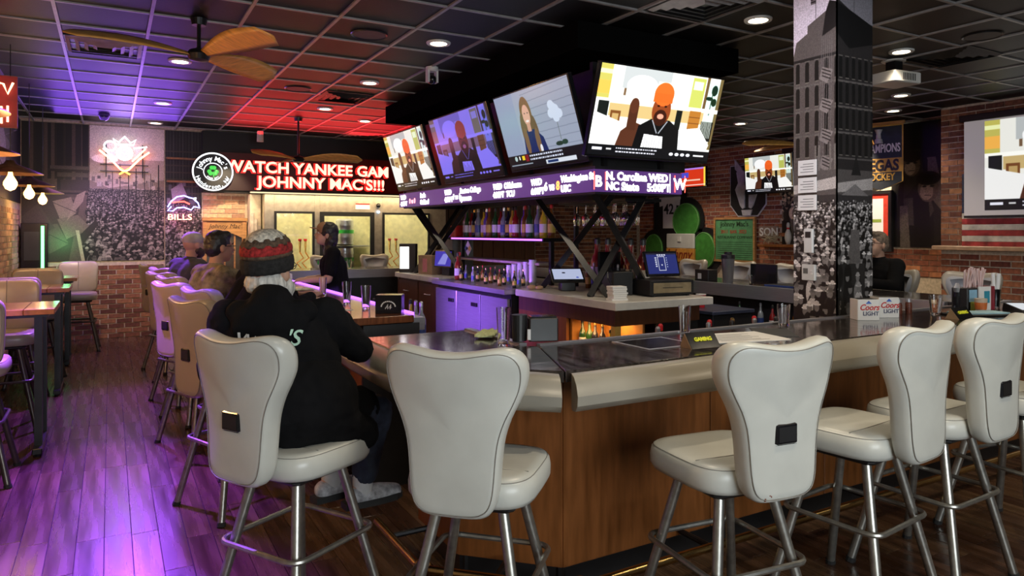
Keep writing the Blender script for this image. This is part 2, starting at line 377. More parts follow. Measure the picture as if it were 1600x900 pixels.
tl = [(x, y) for x in xs[:-1] for y in ys[:-1]]
tv = sorted([t for t in tl if inframe(t[0]+.3, t[1]+.3, 3.2, 45)], key=lambda t: depth(t[0]+.3, t[1]+.3))[:300]; tvs = set(tv)
rest = B()
for (x, y) in tl:
    if (x, y) in tvs: o = bpy.data.objects.new('ceiling_tile', tm); C.objects.link(o); o.location = (x, y, random.uniform(-.002, .001)); o.parent = ce
    else: rest.box(x+.012, x+g-.012, y+.012, y+g-.012, 3.206, 3.222)
o = obj('more_ceiling_tiles', rest, M_tile, ce); o['kind'] = 'stuff'
# black dropped bulkhead that the screens hang under
struct(obj('trim_bulkhead', B().box(3.05, 4.75, 4.35, 8.6, 2.98, 3.19), mat('bulkhead_black', (.004, .004, .004), 1, noise=0, spec=0)))
struct(obj('trim_back_header', B().box(1.26, 7.4, 12.0, 12.19, 2.22, 3.19), mat('header_black', (.01, .01, .012), .6, noise=0)))

def bricks(parent, p, ang, wd, z0, z1, m, nparts=300, skip=None, L=.215, course=.0735, key=None, seed=1):
    r = random.Random(seed); ux = Vector((math.cos(ang), math.sin(ang), 0)); nn = Vector((math.sin(ang), -math.cos(ang), 0))
    me = B().rbox(.006, L-.009, -.012, 0, .006, course-.009, .003).mesh('brick'); me.materials.append(m)
    mh = B().rbox(.005, L/2-.007, -.012, 0, .005, course-.007, .003).mesh('half_brick'); mh.materials.append(m)
    lst = []
    nz = int((z1-z0)/course+.001)
    for j in range(nz):
        u = 0; half = bool(j % 2)
        while u < wd-.05:
            l = L/2 if (half or u+L > wd+.01) else L; half = False
            if l == L/2 and u+l > wd+.02: break
            z = z0+j*course
            if not (skip and skip(u+l/2, z+course/2)): lst.append((u, z, l))
            u += l
    lst.sort(key=(lambda t: depth(*(Vector(p)+ux*t[0]).xy)) if key is None else key)
    rest = B()
    for i, (u, z, l) in enumerate(lst):
        q = Vector(p)+ux*u; q.z = z; off = r.uniform(-.004, .003)
        if i < nparts:
            o = bpy.data.objects.new('brick', me if l == L else mh); C.objects.link(o); o.location = q+nn*off; o.rotation_euler = (0, 0, ang+r.uniform(-.004, .004)); o.parent = parent
        else:
            rest.at(q+nn*off, (0, 0, ang)); rest.box(.004, l-.008, -.012, 0, .004, course-.008)
    if rest.v:
        o = obj('far_bricks', rest, m, parent); o['kind'] = 'stuff'
# back wall
wb = struct(obj('wall_back', B().box(-1.2, 10.3, 12.2, 12.35, 0, 3.3), M_mortar))
bricks(wb, (-1.1, 12.2, 0), 0, 1.85, 0, 1.16, M_brickB, 300)
bricks(wb, (1.28, 12.2, 0), 0, .64, 1.82, 2.22, M_brickL, 300, seed=3)
bricks(wb, (7.5, 12.2, 0), 0, 2.65, .9, 3.1, M_brickB, 0, seed=5, course=.08, L=.24)
# printed murals, painted here as flat pictures
I = Img(640, 620, (.30, .25, .22))           # dark stone building on the left, street crowd on the right
for k in range(9): I.rect(20+k*30, 0, 34+k*30, 250, (.10+.02*(k % 3), .085+.018*(k % 3), .08))
for a, b_, c_ in ((0, 0, .05), (60, 0, .09), (150, 0, .07), (185, 0, .10), (230, 0, .13), (260, 0, .08)): I.rect(a, b_, a+26, 300, (c_, c_*.9, c_*.9))
I.rect(120, 190, 300, 206, (.30, .27, .25)); I.rect(112, 206, 290, 216, (.14, .12, .11)); I.rect(150, 220, 285, 240, (.26, .23, .21)); I.rect(165, 252, 292, 300, (.16, .13, .12)); I.rect(120, 300, 270, 330, (.24, .2, .17)); I.rect(165, 310, 300, 318, (.08, .07, .07))
I.rect(292, 0, 640, 620, (.80, .74, .68)); I.rect(292, 150, 640, 300, (.62, .56, .50)); I.poly([(292, 250), (380, 285), (640, 240), (640, 330), (292, 330)], (.45, .40, .35))
I.ell(360, 150, 60, 20, (.95, .9, .85)); 
for k in range(50): I.rect(300+random.random()*330, 230+random.random()*60, 310+random.random()*330, 300, (random.uniform(.25, .6),)*3, ) if False else None
rr = random.Random(8)
for k in range(46): a = rr.uniform(296, 632); b_ = rr.uniform(225, 290); t = rr.uniform(.22, .66); I.rect(a, b_, a+rr.uniform(4, 22), b_+rr.uniform(6, 26), (t, t*.93, t*.86))
crowd(I, 290, 620, 292, 640, 5, 40, 5, dense=1.15)
for (x, y0, y1, w_) in ((395, 210, 330, 3), (430, 170, 345, 3), (470, 200, 400, 4), (505, 190, 420, 4), (545, 200, 380, 3), (612, 170, 470, 5), (575, 215, 330, 2)): I.line(x, y0, x, y1, w_, (.06, .05, .05))
I.poly([(0, 330), (150, 300), (250, 360), (200, 620), (0, 620)], (.20, .17, .14))
for pts, t in ((((130, 350), (210, 330), (235, 400), (170, 450)), .46), (((150, 430), (240, 410), (300, 470), (190, 520)), .38), (((60, 470), (150, 450), (200, 540), (90, 600)), .30), (((0, 420), (70, 360), (140, 470), (40, 520)), .24), (((235, 320), (275, 300), (262, 350), (190, 440)), .5), (((250, 500), (320, 430), (330, 455), (262, 545)), .12), (((0, 540), (60, 520), (130, 620), (0, 620)), .2)): I.poly(pts, (t, t*.88, t*.74))
I.poly([(230, 480), (245, 480), (272, 620), (256, 620)], (.62, .55, .46)); I.line(130, 355, 235, 400, 2, (.1, .09, .08)); I.line(60, 470, 200, 540, 2, (.1, .09, .08)); I.noise(.3, 2); I.blur(1)
slab_print('mural', (-1.1, 12.188, 1.165), (1, 0, 0), (0, 0, 1), 1.83, 2.02, .012, imat('mural_street_crowd', I.bpy('mural_street_crowd'), rough=.6), M_blk, wb)
I = Img(200, 620, (.10, .09, .10))
for k in range(12): I.rect(8+k*17, 0, 13+k*17, 300, (.16+.04*(k % 3),)*3)
for k in range(7): I.rect(0, 90+k*31, 200, 95+k*31, (.24, .20, .17)); 
for k in range(18): a = rr.uniform(0, 180); b_ = rr.uniform(200, 380); t = rr.uniform(.2, .5); I.rect(a, b_, a+18, b_+26, (t, t, t*1.05))
I.poly([(30, 260), (90, 230), (120, 290), (40, 330)], (.55, .5, .55)); crowd(I, 330, 620, 0, 200, 12, 36, 9, tone=(1, .95, .95), dense=1.2); I.noise(.3, 2); I.blur(1)
slab_print('mural', (.745, 12.188, 1.0), (1, 0, 0), (0, 0, 1), .52, 2.18, .012, imat('mural_dark_crowd', I.bpy('mural_dark_crowd'), rough=.6), M_blk, wb)
for k in range(2): obj('wall_rail', B().box(.76, 1.26, 12.15, 12.185, 2.37+k*.36, 2.40+k*.36), M_wood, wb)
# left wall
wl = struct(obj('wall_left', B().box(-1.25, -1.115, -3.2, 12.2, 0, 3.3), M_mortar))
bricks(wl, (-1.115, 5.0, 0), R(90), 7.15, 0, 1.98, M_brickL, 0, seed=6)
I = Img(300, 220, (.06, .05, .12)); r_ = random.Random(1)
for k in range(26): a = r_.uniform(0, 300); b_ = r_.uniform(0, 220); t = r_.uniform(.1, .6); I.poly([(a, b_), (a+r_.uniform(10, 60), b_+r_.uniform(-30, 30)), (a+r_.uniform(-20, 40), b_+r_.uniform(20, 90))], (t, t*.9, t))
I.ell(160, 110, 70, 90, (.6, .56, .66)); I.line(110, 60, 230, 160, 4, (.1, .1, .12)); I.line(160, 20, 150, 210, 3, (.1, .1, .12)); I.noise(.3, 2)
slab_print('mural', (-1.10, 5.2, 2.0), (0, 1, 0), (0, 0, 1), 6.9, 1.18, .012, imat('mural_left_wall', I.bpy('mural_left_wall')), M_blk, wl)
# wall behind the camera; its unseen window is added for the fill light
wn = struct(obj('wall_front', B().box(-1.2, -.6, -3.35, -3.2, 0, 3.3).box(3.2, 10.3, -3.35, -3.2, 0, 3.3).box(-.6, 3.2, -3.35, -3.2, 0, .9).box(-.6, 3.2, -3.35, -3.2, 2.8, 3.3), M_wallblk))
wf = B(); wf.box(-.6, 3.2, -3.3, -3.22, .9, .96).box(-.6, 3.2, -3.3, -3.22, 2.74, 2.8)
for x in (-.6, .64, 1.9, 3.14): wf.box(x, x+.06, -3.3, -3.22, .96, 2.74)
wo = struct(obj('added_window', wf, M_blkmetal)); obj('pane', B().box(-.54, 3.14, -3.27, -3.26, .96, 2.74), emat('fill_glass', (.85, .93, 1), 1.5), wo)
# right wall: near stretch with a brick half wall, recessed stretch beyond it
wr = struct(obj('wall_right', B().box(9.4, 10.4, -3.2, 5.2, 0, 3.3).box(10.2, 10.4, 5.2, 12.2, 0, 3.3), M_mortar))
bricks(wr, (9.4, 5.2, 0), R(-90), 1.72, .62, 1.365, M_brick, 150, seed=11, course=.078, L=.235)
bricks(wr, (9.4, 5.2, 0), R(-90), 1.72, 1.42, 3.22, M_brickB, 0, seed=12, skip=lambda u, z: u > .42 and 1.45 < z < 2.9)
bricks(wr, (10.2, 12.15, 0), R(-90), 6.95, .95, 3.22, M_brick, 280, seed=13, course=.08, L=.235, skip=lambda u, z: 3.78 < u and z > 1.36 and u < 6.9, key=lambda t: abs(t[0]-2.6)+.35*abs(t[1]-2.1))
obj('ledge', B().rbox(9.24, 9.45, -3.1, 5.24, 1.365, 1.42, .012), mat('pale_ledge_wood', (.42, .27, .17), .4), wr)
obj('ledge', B().rbox(10.02, 10.2, 7.95, 8.75, 1.33, 1.38, .01), M_wood, wr)
I = Img(520, 360, (.05, .045, .04)); r_ = random.Random(12)
for k in range(30):
    a = r_.uniform(0, 520); b_ = r_.uniform(0, 360); t = r_.uniform(.03, .26); I.poly([(a, b_), (a+r_.uniform(-15, 15), b_+r_.uniform(60, 180)), (a+r_.uniform(15, 55), b_+r_.uniform(60, 190)), (a+r_.uniform(10, 40), b_)], (t, t*.93, t*.86))
for cx, cy, s_ in ((380, 120, 34), (420, 190, 40), (300, 90, 30), (470, 120, 28)):
    I.ell(cx, cy, s_*.62, s_, (.22, .19, .17)); I.ell(cx-4, cy+10, s_*.4, s_*.6, (.36, .32, .29)); I.ell(cx-9, cy-5, 5, 3, (.05, .05, .05)); I.ell(cx+9, cy-5, 5, 3, (.05, .05, .05)); I.rect(cx-8, cy+s_*.5, cx+8, cy+s_*.56, (.1, .08, .08)); I.ell(cx, cy-s_*.7, s_*.7, s_*.5, (.06, .05, .05))
for k in range(26): a = r_.uniform(120, 300); b_ = r_.uniform(120, 330); t = r_.uniform(.2, .75); I.rect(a, b_, a+r_.uniform(5, 24), b_+r_.uniform(8, 40), (t, t*.9, t*.72))
I.poly([(250, 200), (330, 180), (320, 280)], (.6, .58, .52)); I.rect(0, 0, 60, 120, (.05, .05, .06)); crowd(I, 130, 230, 0, 110, 10, 24, 3, tone=(1, .93, .8)); I.noise(.35, 2); I.blur(1); I.tint((1.7, 1.65, 1.6))
slab_print('mural', (10.188, 8.35, 1.37), (0, -1, 0), (0, 0, 1), 3.13, 1.82, .012, imat('mural_faces', I.bpy('mural_faces')), M_blk, wr)
# square column wrapped in a street print
col = struct(obj('column', B().box(4.0, 4.35, 2.86, 3.17, 0, 3.19), M_wallblk))
def colimg(seed, part):
    I = Img(180, 1000, (.82, .77, .82) if part else (.50, .49, .52)); r_ = random.Random(seed)
    tone = (1.5, 1.45, 1.42)
    y0 = 60
    if part:
        I.line(95, 5, 95, 140, 2, (.2, .2, .2)); I.rect(74, 10, 94, 48, (.15, .12, .14))
        for k in range(5): I.rect(74, 12+k*8, 94, 15+k*8, (.5, .45, .47))
        I.poly([(0, 190), (12, 150), (60, 130), (60, 108), (180, 60), (180, 560), (0, 560)], (.34, .31, .30)); I.poly([(135, 80), (150, 50), (180, 60), (180, 130), (120, 150)], (.08, .07, .07)); I.rect(0, 205, 180, 214, (.12, .11, .11))
    else:
        I.line(85, 0, 85, 110, 2, (.2, .2, .2)); I.poly([(0, 50), (60, 75), (180, 110), (180, 560), (0, 560)], (.15, .14, .14)); I.poly([(0, 60), (180, 110), (180, 165), (60, 190), (0, 150)], (.03, .03, .035))
    for yy in (225, 300, 375, 450):
        for xx in range(10, 175, 40 if part else 32):
            I.rect(xx, yy, xx+16, yy+52, (.05, .05, .05)); I.ell(xx+8, yy, 8, 9, (.05, .05, .05)); I.rect(xx-2, yy-12, xx+18, yy-9, (.42, .4, .38)); I.rect(xx, yy+52, xx+17, yy+55, (.45, .43, .4))
        I.rect(0, yy+60, 180, yy+65, (.36, .34, .33))
    if part:
        for k in range(6): I.line(120+k*8, 150, 100+k*10, 560, 2, (.42, .4, .4))
        for yy in (240, 330, 420, 500): I.poly([(120, yy), (165, yy+14), (140, yy+50), (108, yy+34)], (.5, .47, .46)); 
        for yy in (240, 330, 420, 500):
            for k in range(3): I.line(120, yy+6+k*10, 155, yy+20+k*10, 3, (.14, .12, .12))
        for xx in (90, 104, 150, 168): I.rect(xx, 470, xx+7, 620, (.45, .43, .41)); 
    I.rect(0, 545, 180, 640, (.34, .32, .31)); I.poly([(0, 585), (180, 565), (180, 600), (0, 612)], (.72, .69, .67)); I.rect(0, 618, 180, 640, (.2, .19, .19))
    if not part: I.poly([(70, 560), (95, 500), (120, 560)], (.10, .1, .1)); I.poly([(20, 620), (90, 585), (160, 620)], (.5, .48, .47)); 
    crowd(I, 640, 1000, 0, 180, 14, 62, seed, tone=tone, dense=1.25)
    if not part: I.poly([(70, 720), (110, 720), (130, 1000), (20, 1000)], (.40, .38, .37)); crowd(I, 820, 1000, 20, 140, 40, 70, seed+1, tone=tone, dense=.7); I.tint((.85, .85, .85))
    I.noise(.3, 2); I.blur(1); return I.bpy('column_print')
slab_print('mural', (3.99, 3.175, 1.0), (0, -1, 0), (0, 0, 1), .325, 2.19, .008, imat('column_print_west', colimg(5, 1)), M_blk, col)
slab_print('mural', (3.99, 2.85, 1.0), (1, 0, 0), (0, 0, 1), .365, 2.19, .008, imat('column_print_south', colimg(6, 0)), M_blk, col)
# ================================================================ BAR COUNTER
ZT = 1.07
def pad(p0, p1, out, m0=0, m1=0, parent=None, w=.135, h=.135):
    "padded arm rest along p0-p1, out = outward unit vector, m0/m1 mitre slopes"
    p0 = Vector((*p0, 0)); p1 = Vector((*p1, 0)); out = Vector((*out, 0)); t = (p1-p0).normalized()
    prof = [(0, 0), (.03, .006), (.075, .0), (.115, -.022), (.138, -.06), (.132, -.098), (.10, -.126), (.05, -.136), (0, -.13)]
    n = 6; rings = []
    L = (p1-p0).length
    for k in range(n+1):
        f = k/n; ring = []
        e = .012 if k in (0, n) else 0
        for (a, z) in prof:
            a2 = max(0, a-e*(a > 0)); z2 = z*(1-e*3)-e*.5
            s = f*L + (m0*a*(1-f) + m1*a*f)
            q = p0+t*s+out*a2; ring.append((q.x, q.y, ZT-.006+z2))
        rings.append(ring)
    r0 = [Vector(a) for a in rings[0]]; 
    b = B().loft(rings); return obj('arm_rest', b, M_pad, parent, smooth=True)
# the near corner of the bar: short left stretch, mitred corner, long front stretch
bar = thing('bar_counter', 'near corner of bar, dark streaked top with grey-beige padded arm rest', 'bar counter', (0, 0, 0))
g_ = .006
topA = [(1.10, 3.43), (1.10, 2.6+g_), (1.66, 2.83), (1.66, 3.43)]
topB = [(1.10, 2.6), (1.497, 2.225), (1.72, 2.77), (1.66, 2.824)]
topC = [(1.503, 2.225), (5.95, 2.225), (5.95, 2.77), (1.726, 2.77)]
def ccw(p): return p if sum(p[i][0]*p[(i+1) % len(p)][1]-p[(i+1) % len(p)][0]*p[i][1] for i in range(len(p))) > 0 else p[::-1]
obj('counter_top', B().prism(ccw(topA), ZT-.045, ZT), M_top, bar, bev=.004)
obj('counter_top', B().prism(ccw(topB), ZT-.045, ZT), M_top, bar, bev=.004)
obj('counter_top', B().prism(ccw(topC), ZT-.045, ZT), M_topx, bar, bev=.004)
pad((1.10, 3.43), (1.10, 2.63), (-1, 0), 0, -.25, bar)
pad((1.115, 2.575), (1.475, 2.238), (-.68, -.73), -.28, .28, bar)
pad((1.53, 2.225), (5.95, 2.225), (0, -1), -.42, 0, bar)
obj('inner_rail', B().box(1.66, 1.70, 2.84, 3.43, ZT-.05, ZT+.008).box(1.73, 5.95, 2.77, 2.80, ZT-.05, ZT+.008), M_steel, bar)
pan = [((1.38, 3.40), (1.38, 2.93)), ((1.38, 2.93), (1.73, 2.58)), ((1.73, 2.58), (2.62, 2.58)), ((2.62, 2.58), (3.50, 2.58)), ((3.5, 2.58), (4.4, 2.58)), ((4.4, 2.58), (5.9, 2.58))]
for (a, b_) in pan:
    a = Vector((*a, 0)); b_ = Vector((*b_, 0)); t = (b_-a); L = t.length; t.normalize(); ang = math.atan2(t.y, t.x)
    q = B().at(a, (0, 0, ang)); q.rbox(.003, L-.003, 0, .03, .12, ZT-.05, .003); obj('front_panel', q, M_wood, bar)
    q = B().at(a, (0, 0, ang)); q.box(.0, L, .04, .08, 0, .12); obj('toe_kick', q, M_blk, bar)
obj('end_panel', B().box(1.40, 1.64, 3.38, 3.42, .12, ZT-.05), M_wood2, bar)
obj('under_support', B().box(1.42, 1.66, 2.95, 3.37, .9, 1.02).box(1.8, 5.9, 2.62, 2.76, .9, 1.02), M_wood2, bar)
obj('inner_face', B().box(1.80, 5.9, 2.62, 2.66, .12, .9), M_blk, bar)
# foot rail
fr = tag(obj('foot_rail', B().tube([(1.16, 3.4, .15), (1.16, 2.86, .15)], .019, 10).tube([(1.19, 2.80, .15), (1.62, 2.37, .15)], .019, 10).tube([(1.72, 2.36, .15), (5.9, 2.36, .15)], .019, 10), M_gold, smooth=True), 'brass foot rail running round the base of the near bar', 'foot rail')
for (x, y) in ((1.17, 2.83), (1.67, 2.36)): obj('ball_joint', B().ball((x, y, .15), .042), M_gold, fr, smooth=True)
for (x, y, dx, dy) in ((1.16, 3.2, .2, 0), (1.40, 2.59, .12, .12), (2.4, 2.36, 0, .2), (3.6, 2.36, 0, .2), (4.8, 2.36, 0, .2)): obj('bracket', B().tube([(x, y, .15), (x+dx, y+dy, .15)], .014), M_blkmetal, fr)
# far stretch of the bar: left, back and right sides
bf = thing('bar_counter', 'far bar beyond the gap, top with painted red reflection, edged by violet light, where patrons sit', 'bar counter', (0, 0, 0))
obj('counter_top', B().box(1.10, 1.68, 4.2, 9.75, ZT-.045, ZT), M_topr, bf, bev=.004)
obj('counter_top', B().box(1.10, 6.1, 9.76, 10.4, ZT-.045, ZT), M_topx, bf, bev=.004)
obj('inner_rail', B().box(1.68, 1.76, 4.22, 9.7, ZT-.10, ZT-.02), M_steel, bf)
obj('light_strip', B().box(1.685, 1.70, 4.25, 9.7, ZT-.018, ZT+.012), E_viol, bf)
obj('inner_rail', B().box(1.7, 5.4, 9.70, 9.755, ZT-.12, ZT), M_steel, bf)
pad((1.10, 9.75), (1.10, 4.2), (-1, 0), 0, 0, bf)
for k in range(5): obj('front_panel', B().rbox(1.35, 1.38, 4.24+k*1.1, 5.33+k*1.1, .12, ZT-.05, .003), M_wood, bf)
obj('end_panel', B().box(1.35, 1.72, 4.21, 4.24, .0, ZT-.05), M_blk, bf)
for k in range(4): obj('back_panel', B().rbox(1.5+k*1.1, 2.58+k*1.1, 10.1, 10.13, 0, ZT-.05, .003), M_wood, bf)
obj('inner_face', B().box(1.72, 5.4, 9.76, 9.80, 0, ZT-.12), M_blk, bf)
br = thing('bar_counter', 'right side of the bar with a polished steel inner apron and grey stools behind', 'bar counter', (0, 0, 0))
obj('counter_top', B().box(5.52, 6.1, 2.9, 9.75, ZT-.045, ZT), M_top, br, bev=.004)
obj('steel_apron', B().rbox(5.46, 5.515, 3.0, 9.6, ZT-.13, ZT, .004), M_steel, br)
obj('inner_face', B().box(5.6, 5.65, 3.0, 9.7, 0, ZT-.14), M_blk, br)
pad((6.1, 2.9), (6.1, 9.75), (1, 0), 0, 0, br)
q = obj('under_shelf', B().rbox(5.30, 5.59, 3.1, 7.6, .62, .66, .005), M_steel, br)
# ================================================================ ISLAND IN THE MIDDLE OF THE BAR
isl = thing('back_bar_island', 'brown wooden back-bar island with thick white stone counter under the screens', 'counter', (0, 0, 0))
ZI = 1.06
obj('counter_top', B().rbox(3.32, 4.34, 4.24, 5.76, ZI-.062, ZI, .006), M_white, isl)
obj('counter_top', B().rbox(3.32, 4.34, 7.55, 9.0, ZI-.062, ZI, .006), M_white, isl)
obj('counter_top', B().rbox(3.85, 4.34, 5.77, 7.54, ZI-.062, ZI, .006), M_white, isl)
# cabinet with an open shelf lit amber at the near end
obj('top_rail', B().box(3.36, 4.24, 4.30, 4.34, .87, ZI-.062).box(3.36, 3.40, 4.34, 5.76, .87, ZI-.062), M_wood2, isl)
obj('end_panel', B().box(3.36, 3.39, 4.96, 5.76, .1, .87), M_wood, isl)
obj('shelf_back', B().box(3.72, 3.74, 4.4, 5.0, .1, .87).box(3.4, 3.74, 4.93, 4.96, .1, .87), mat('amber_shelf_back', (.42, .18, .04), .4), isl)
obj('shelf', B().box(3.38, 3.74, 4.34, 4.96, .58, .60), M_wood2, isl)
obj('post', B().box(3.36, 3.42, 4.30, 4.35, .1, .87), mat('yellow_pine', (.55, .33, .08), .4), isl)
obj('end_panel', B().box(3.80, 4.24, 4.32, 4.34, .1, .87), M_blk, isl)
obj('shelf_back', B().box(4.22, 4.24, 4.34, 9.0, .1, ZI-.062), M_wood2, isl)
for k in range(2):
    dr = obj('cabinet_door', B().rbox(3.355, 3.385, 7.58+k*.7, 8.24+k*.7, .1, ZI-.09, .004), M_wood2, isl)
    obj('handle', B().tube([(3.34, 7.84+k*.7, .84), (3.32, 7.86+k*.7, .84), (3.32, 7.98+k*.7, .84), (3.34, 8.0+k*.7, .84)], .005), M_steel, dr)
obj('end_panel', B().box(3.36, 4.2, 8.96, 8.99, .1, ZI-.062), M_wood2, isl)
obj('side_panel', B().box(3.385, 3.41, 7.55, 8.96, .1, ZI-.062), M_wood2, isl)
lamp('AREA', 'shelf_light', (3.5, 4.66, .855), 5, (1, .55, .2), (3.55, 4.66, .4), shape='RECTANGLE', size=.25, size_y=.45)
# stainless cooler built into the island
cl = thing('undercounter_cooler', 'stainless undercounter cooler glowing violet between the white counters', 'cooler', (0, 0, 0))
obj('steel_top', B().rbox(3.22, 3.84, 5.79, 7.52, ZI-.055, ZI-.01, .005), M_steel, cl)
obj('body', B().box(3.30, 3.84, 5.80, 7.51, .1, ZI-.056), M_blkmetal, cl)
for k in range(3):
    d_ = obj('door', B().rbox(3.265, 3.298, 5.82+k*.565, 6.37+k*.565, .14, ZI-.10, .004), M_steel, cl)
    obj('handle', B().rbox(3.245, 3.264, 5.87+k*.565, 5.99+k*.565, .83, .87, .003), M_blkmetal, d_)
lamp('AREA', 'violet_bar_light', (1.82, 6.7, .93), 26, (.33, .12, 1), (3.2, 6.7, .7), shape='RECTANGLE', size=1.5, size_y=.06, spread=R(75))
# X-braced black frames carrying the screens above the island
xf = thing('screen_frame', 'black X-braced steel frame rising from the island to the screens', 'frame', (0, 0, 0))
def strut(a, b_, r=.035): obj('brace', B().tube([a, b_], r, 4), M_blkmetal, xf)
for (x, y0, y1) in ((3.55, 4.62, 5.75), (3.55, 7.3, 8.75)):
    strut((x, y0, ZI), (x, y1, 1.93)); strut((x+.06, y1, ZI), (x+.06, y0, 1.93))
strut((3.45, 4.75, ZI), (4.05, 4.75, 1.93)); strut((4.05, 4.69, ZI), (3.45, 4.69, 1.93))
strut((3.45, 8.6, ZI), (4.1, 8.6, 1.93)); strut((4.1, 8.66, ZI), (3.45, 8.66, 1.93))
obj('top_beam', B().box(3.32, 4.22, 4.50, 4.60, 1.90, 2.12).box(3.33, 3.43, 4.6, 8.68, 1.90, 2.12).box(4.14, 4.24, 4.6, 8.68, 1.90, 2.12).box(3.33, 4.24, 8.6, 8.7, 1.90, 2.12), M_blk, xf)
for (x, y) in ((3.5, 4.62), (4.1, 4.62), (3.5, 5.78), (3.5, 7.3), (3.5, 8.6)): obj('hanger', B().box(x-.02, x+.02, y-.02, y+.02, 2.12, 2.98), M_blkmetal, xf)
obj('back_plate', B().box(3.55, 3.60, 4.7, 8.6, 2.12, 2.98).box(3.4, 4.4, 4.64, 4.68, 2.12, 2.98), M_blk, xf)
# ================================================================ SCREENS
img_man = man_screen().bpy('man_in_studio'); img_manv = man_screen((.50, .45, .95)).bpy('man_violet'); img_w = woman_screen().bpy('news_woman')
def screen(label, p, ux, tilt, wd, ht, img, es, group=None, fr=.014, name='television'):
    "p = lower left front corner; the top leans outwards by tilt"
    ux = Vector(ux); out = ux.cross(Vector((0, 0, 1))); uz = (Vector((0, 0, 1))*math.cos(tilt)+out*math.sin(tilt)); n = ux.cross(uz)
    t = thing(name, label, 'television', p, 0, group)
    Mx = Matrix((ux, -n, uz)).transposed().to_4x4(); b = B(); b.m = Mx
    b.rbox(-fr, wd+fr, .002, .045, -fr-.006, ht+fr, .004); b.rbox(wd*.2, wd*.8, .045, .08, ht*.15, ht*.85, .01)
    obj('casing', b, M_blkgl, t)
    slab_print('picture', (0, 0, 0), ux, uz, wd, ht, .001, imat('screen_picture', img, es=es, rough=.2), M_blk, t)
    return t
TG = 'large televisions hung over the bar'
T0 = math.atan2(.19, .62)
screen('large tilted screen showing a man in an orange beanie, right of the four', (3.18, 4.42, 2.20), (1, 0, 0), T0, 1.26, .69, img_man, 1.7, TG)
screen('tilted screen showing a blonde woman in blue reading news', (3.25, 5.70, 2.17), (0, -1, 0), T0, 1.19, .67, img_w, 1.0, TG)
screen('violet-tinted tilted screen left of the one with the blonde woman', (3.25, 7.20, 2.15), (0, -1, 0), T0, 1.34, .69, img_manv, 1.1, TG)
screen('leftmost tilted bar screen with neon reflections on a man in beanie', (3.25, 8.68, 2.14), (0, -1, 0), T0, 1.26, .69, img_man, 1.0, TG)
for k, (x, y) in enumerate(((3.35, 4.42), (4.2, 4.42))): pass
# LED ticker under the screens
tk = thing('led_ticker', 'violet-black LED score ticker in white letters wrapped below the hanging screens', 'led sign', (0, 0, 0))
M_tk = mat('ticker_face', (.02, .01, .03), .4, emit=(.10, .035, .20), es=.9, noise=0)
obj('ticker_face', B().box(3.28, 3.315, 4.47, 8.72, 1.915, 2.09), M_tk, tk)
obj('ticker_face', B().box(3.28, 4.19, 4.455, 4.49, 1.915, 2.09), M_tk, tk)
def tl(s, u, row, side, size=.078, m=E_white):
    z = 2.012 if row == 1 else (1.932 if row == 2 else 1.955)
    loc = (3.276, u, z) if side == 'L' else (u, 4.451, z)
    text(s, size, loc, (R(90), 0, R(-90) if side == 'L' else 0), m, tk, 'ticker_text', bold=.0032, ext=.001)
for (u, a, b_) in ((8.66, 'WED', '4:00PT'), (8.0, 'Rutla', 'Oakland'), (7.28, 'WED', '4:00PT'), (6.88, 'Boston College', 'Syracuse'), (6.12, 'WED  Oklahoma', '4:00PT  TCU'), (5.40, 'WED', '6:00PT'), (4.92, 'Washington St', 'USC')):
    tl(a, u, 1, 'L'); tl(b_, u, 2, 'L')
tl('0 vs 0', 8.36, 3, 'L', .085, emat('red_led_text', (1, .3, .35), 3)); tl('1 vs 1', 7.06, 3, 'L', .08); tl('6 vs', 5.18, 3, 'L', .10); tl('8', 4.99, 3, 'L', .10, emat('orange_led_text', (1, .25, .05), 4))
tl('B', 3.285, 3, 'R', .12); tl('N. Carolina', 3.39, 1, 'R', .088); tl('NC State', 3.39, 2, 'R', .088); tl('WED', 3.83, 1, 'R', .088); tl('5:00PT', 3.81, 2, 'R', .088); tl('W', 4.10, 3, 'R', .13)
obj('divider', B().box(4.055, 4.06, 4.45, 4.454, 1.925, 2.08), E_white, tk)
for (x, y, rz) in ((3.285, 4.451, 0), (4.12, 4.451, 0)):
    obj('red_outline', B().box(x-.012, x-.006, y-.001, y+.002, 1.93, 2.07).box(x+.10, x+.106, y-.001, y+.002, 1.93, 2.07), E_red, tk)
# ================================================================ STOOLS
HALF = [(0, 0), (.06, .001), (.10, .008), (.128, .028), (.143, .065), (.150, .12), (.156, .20), (.166, .265), (.186, .325), (.213, .38), (.233, .43), (.241, .475), (.237, .515), (.214, .545), (.175, .556), (.12, .550), (.06, .541), (0, .538)]
HALF2 = [(0, 0), (.12, .0), (.18, .01), (.215, .04), (.228, .1), (.232, .2), (.234, .3), (.234, .36), (.222, .40), (.19, .425), (.12, .43), (0, .43)]
def outline(half): return half + [(-x, z) for x, z in reversed(half[1:-1])]
def resamp(pts, n=72):
    p = [Vector(a) for a in pts]; k = len(p); out = []
    for i in range(k):                                   # Catmull-Rom, even steps
        a, b_, c, d = p[i-1], p[i], p[(i+1) % k], p[(i+2) % k]
        for s in range(3):
            t = s/3; out.append(.5*((2*b_)+(c-a)*t+(2*a-5*b_+4*c-d)*t*t+(3*b_-a-3*c+d)*t**3))
    return [(q.x, q.y) for q in out]
def bend(x, z, H, wrap, lean): v = z/H; return wrap*(abs(x)/.24)**2*min(1, v*1.3) - lean*v + .018*math.sin(v*math.pi)
def shell(pts, rings, H, cz, wrap, lean, y0, z0):
    L = []
    for s, yy in rings: L.append([(x*s, y0+yy+bend(x*s, cz+(z-cz)*s, H, wrap, lean), z0+cz+(z-cz)*s) for x, z in pts])
    return L
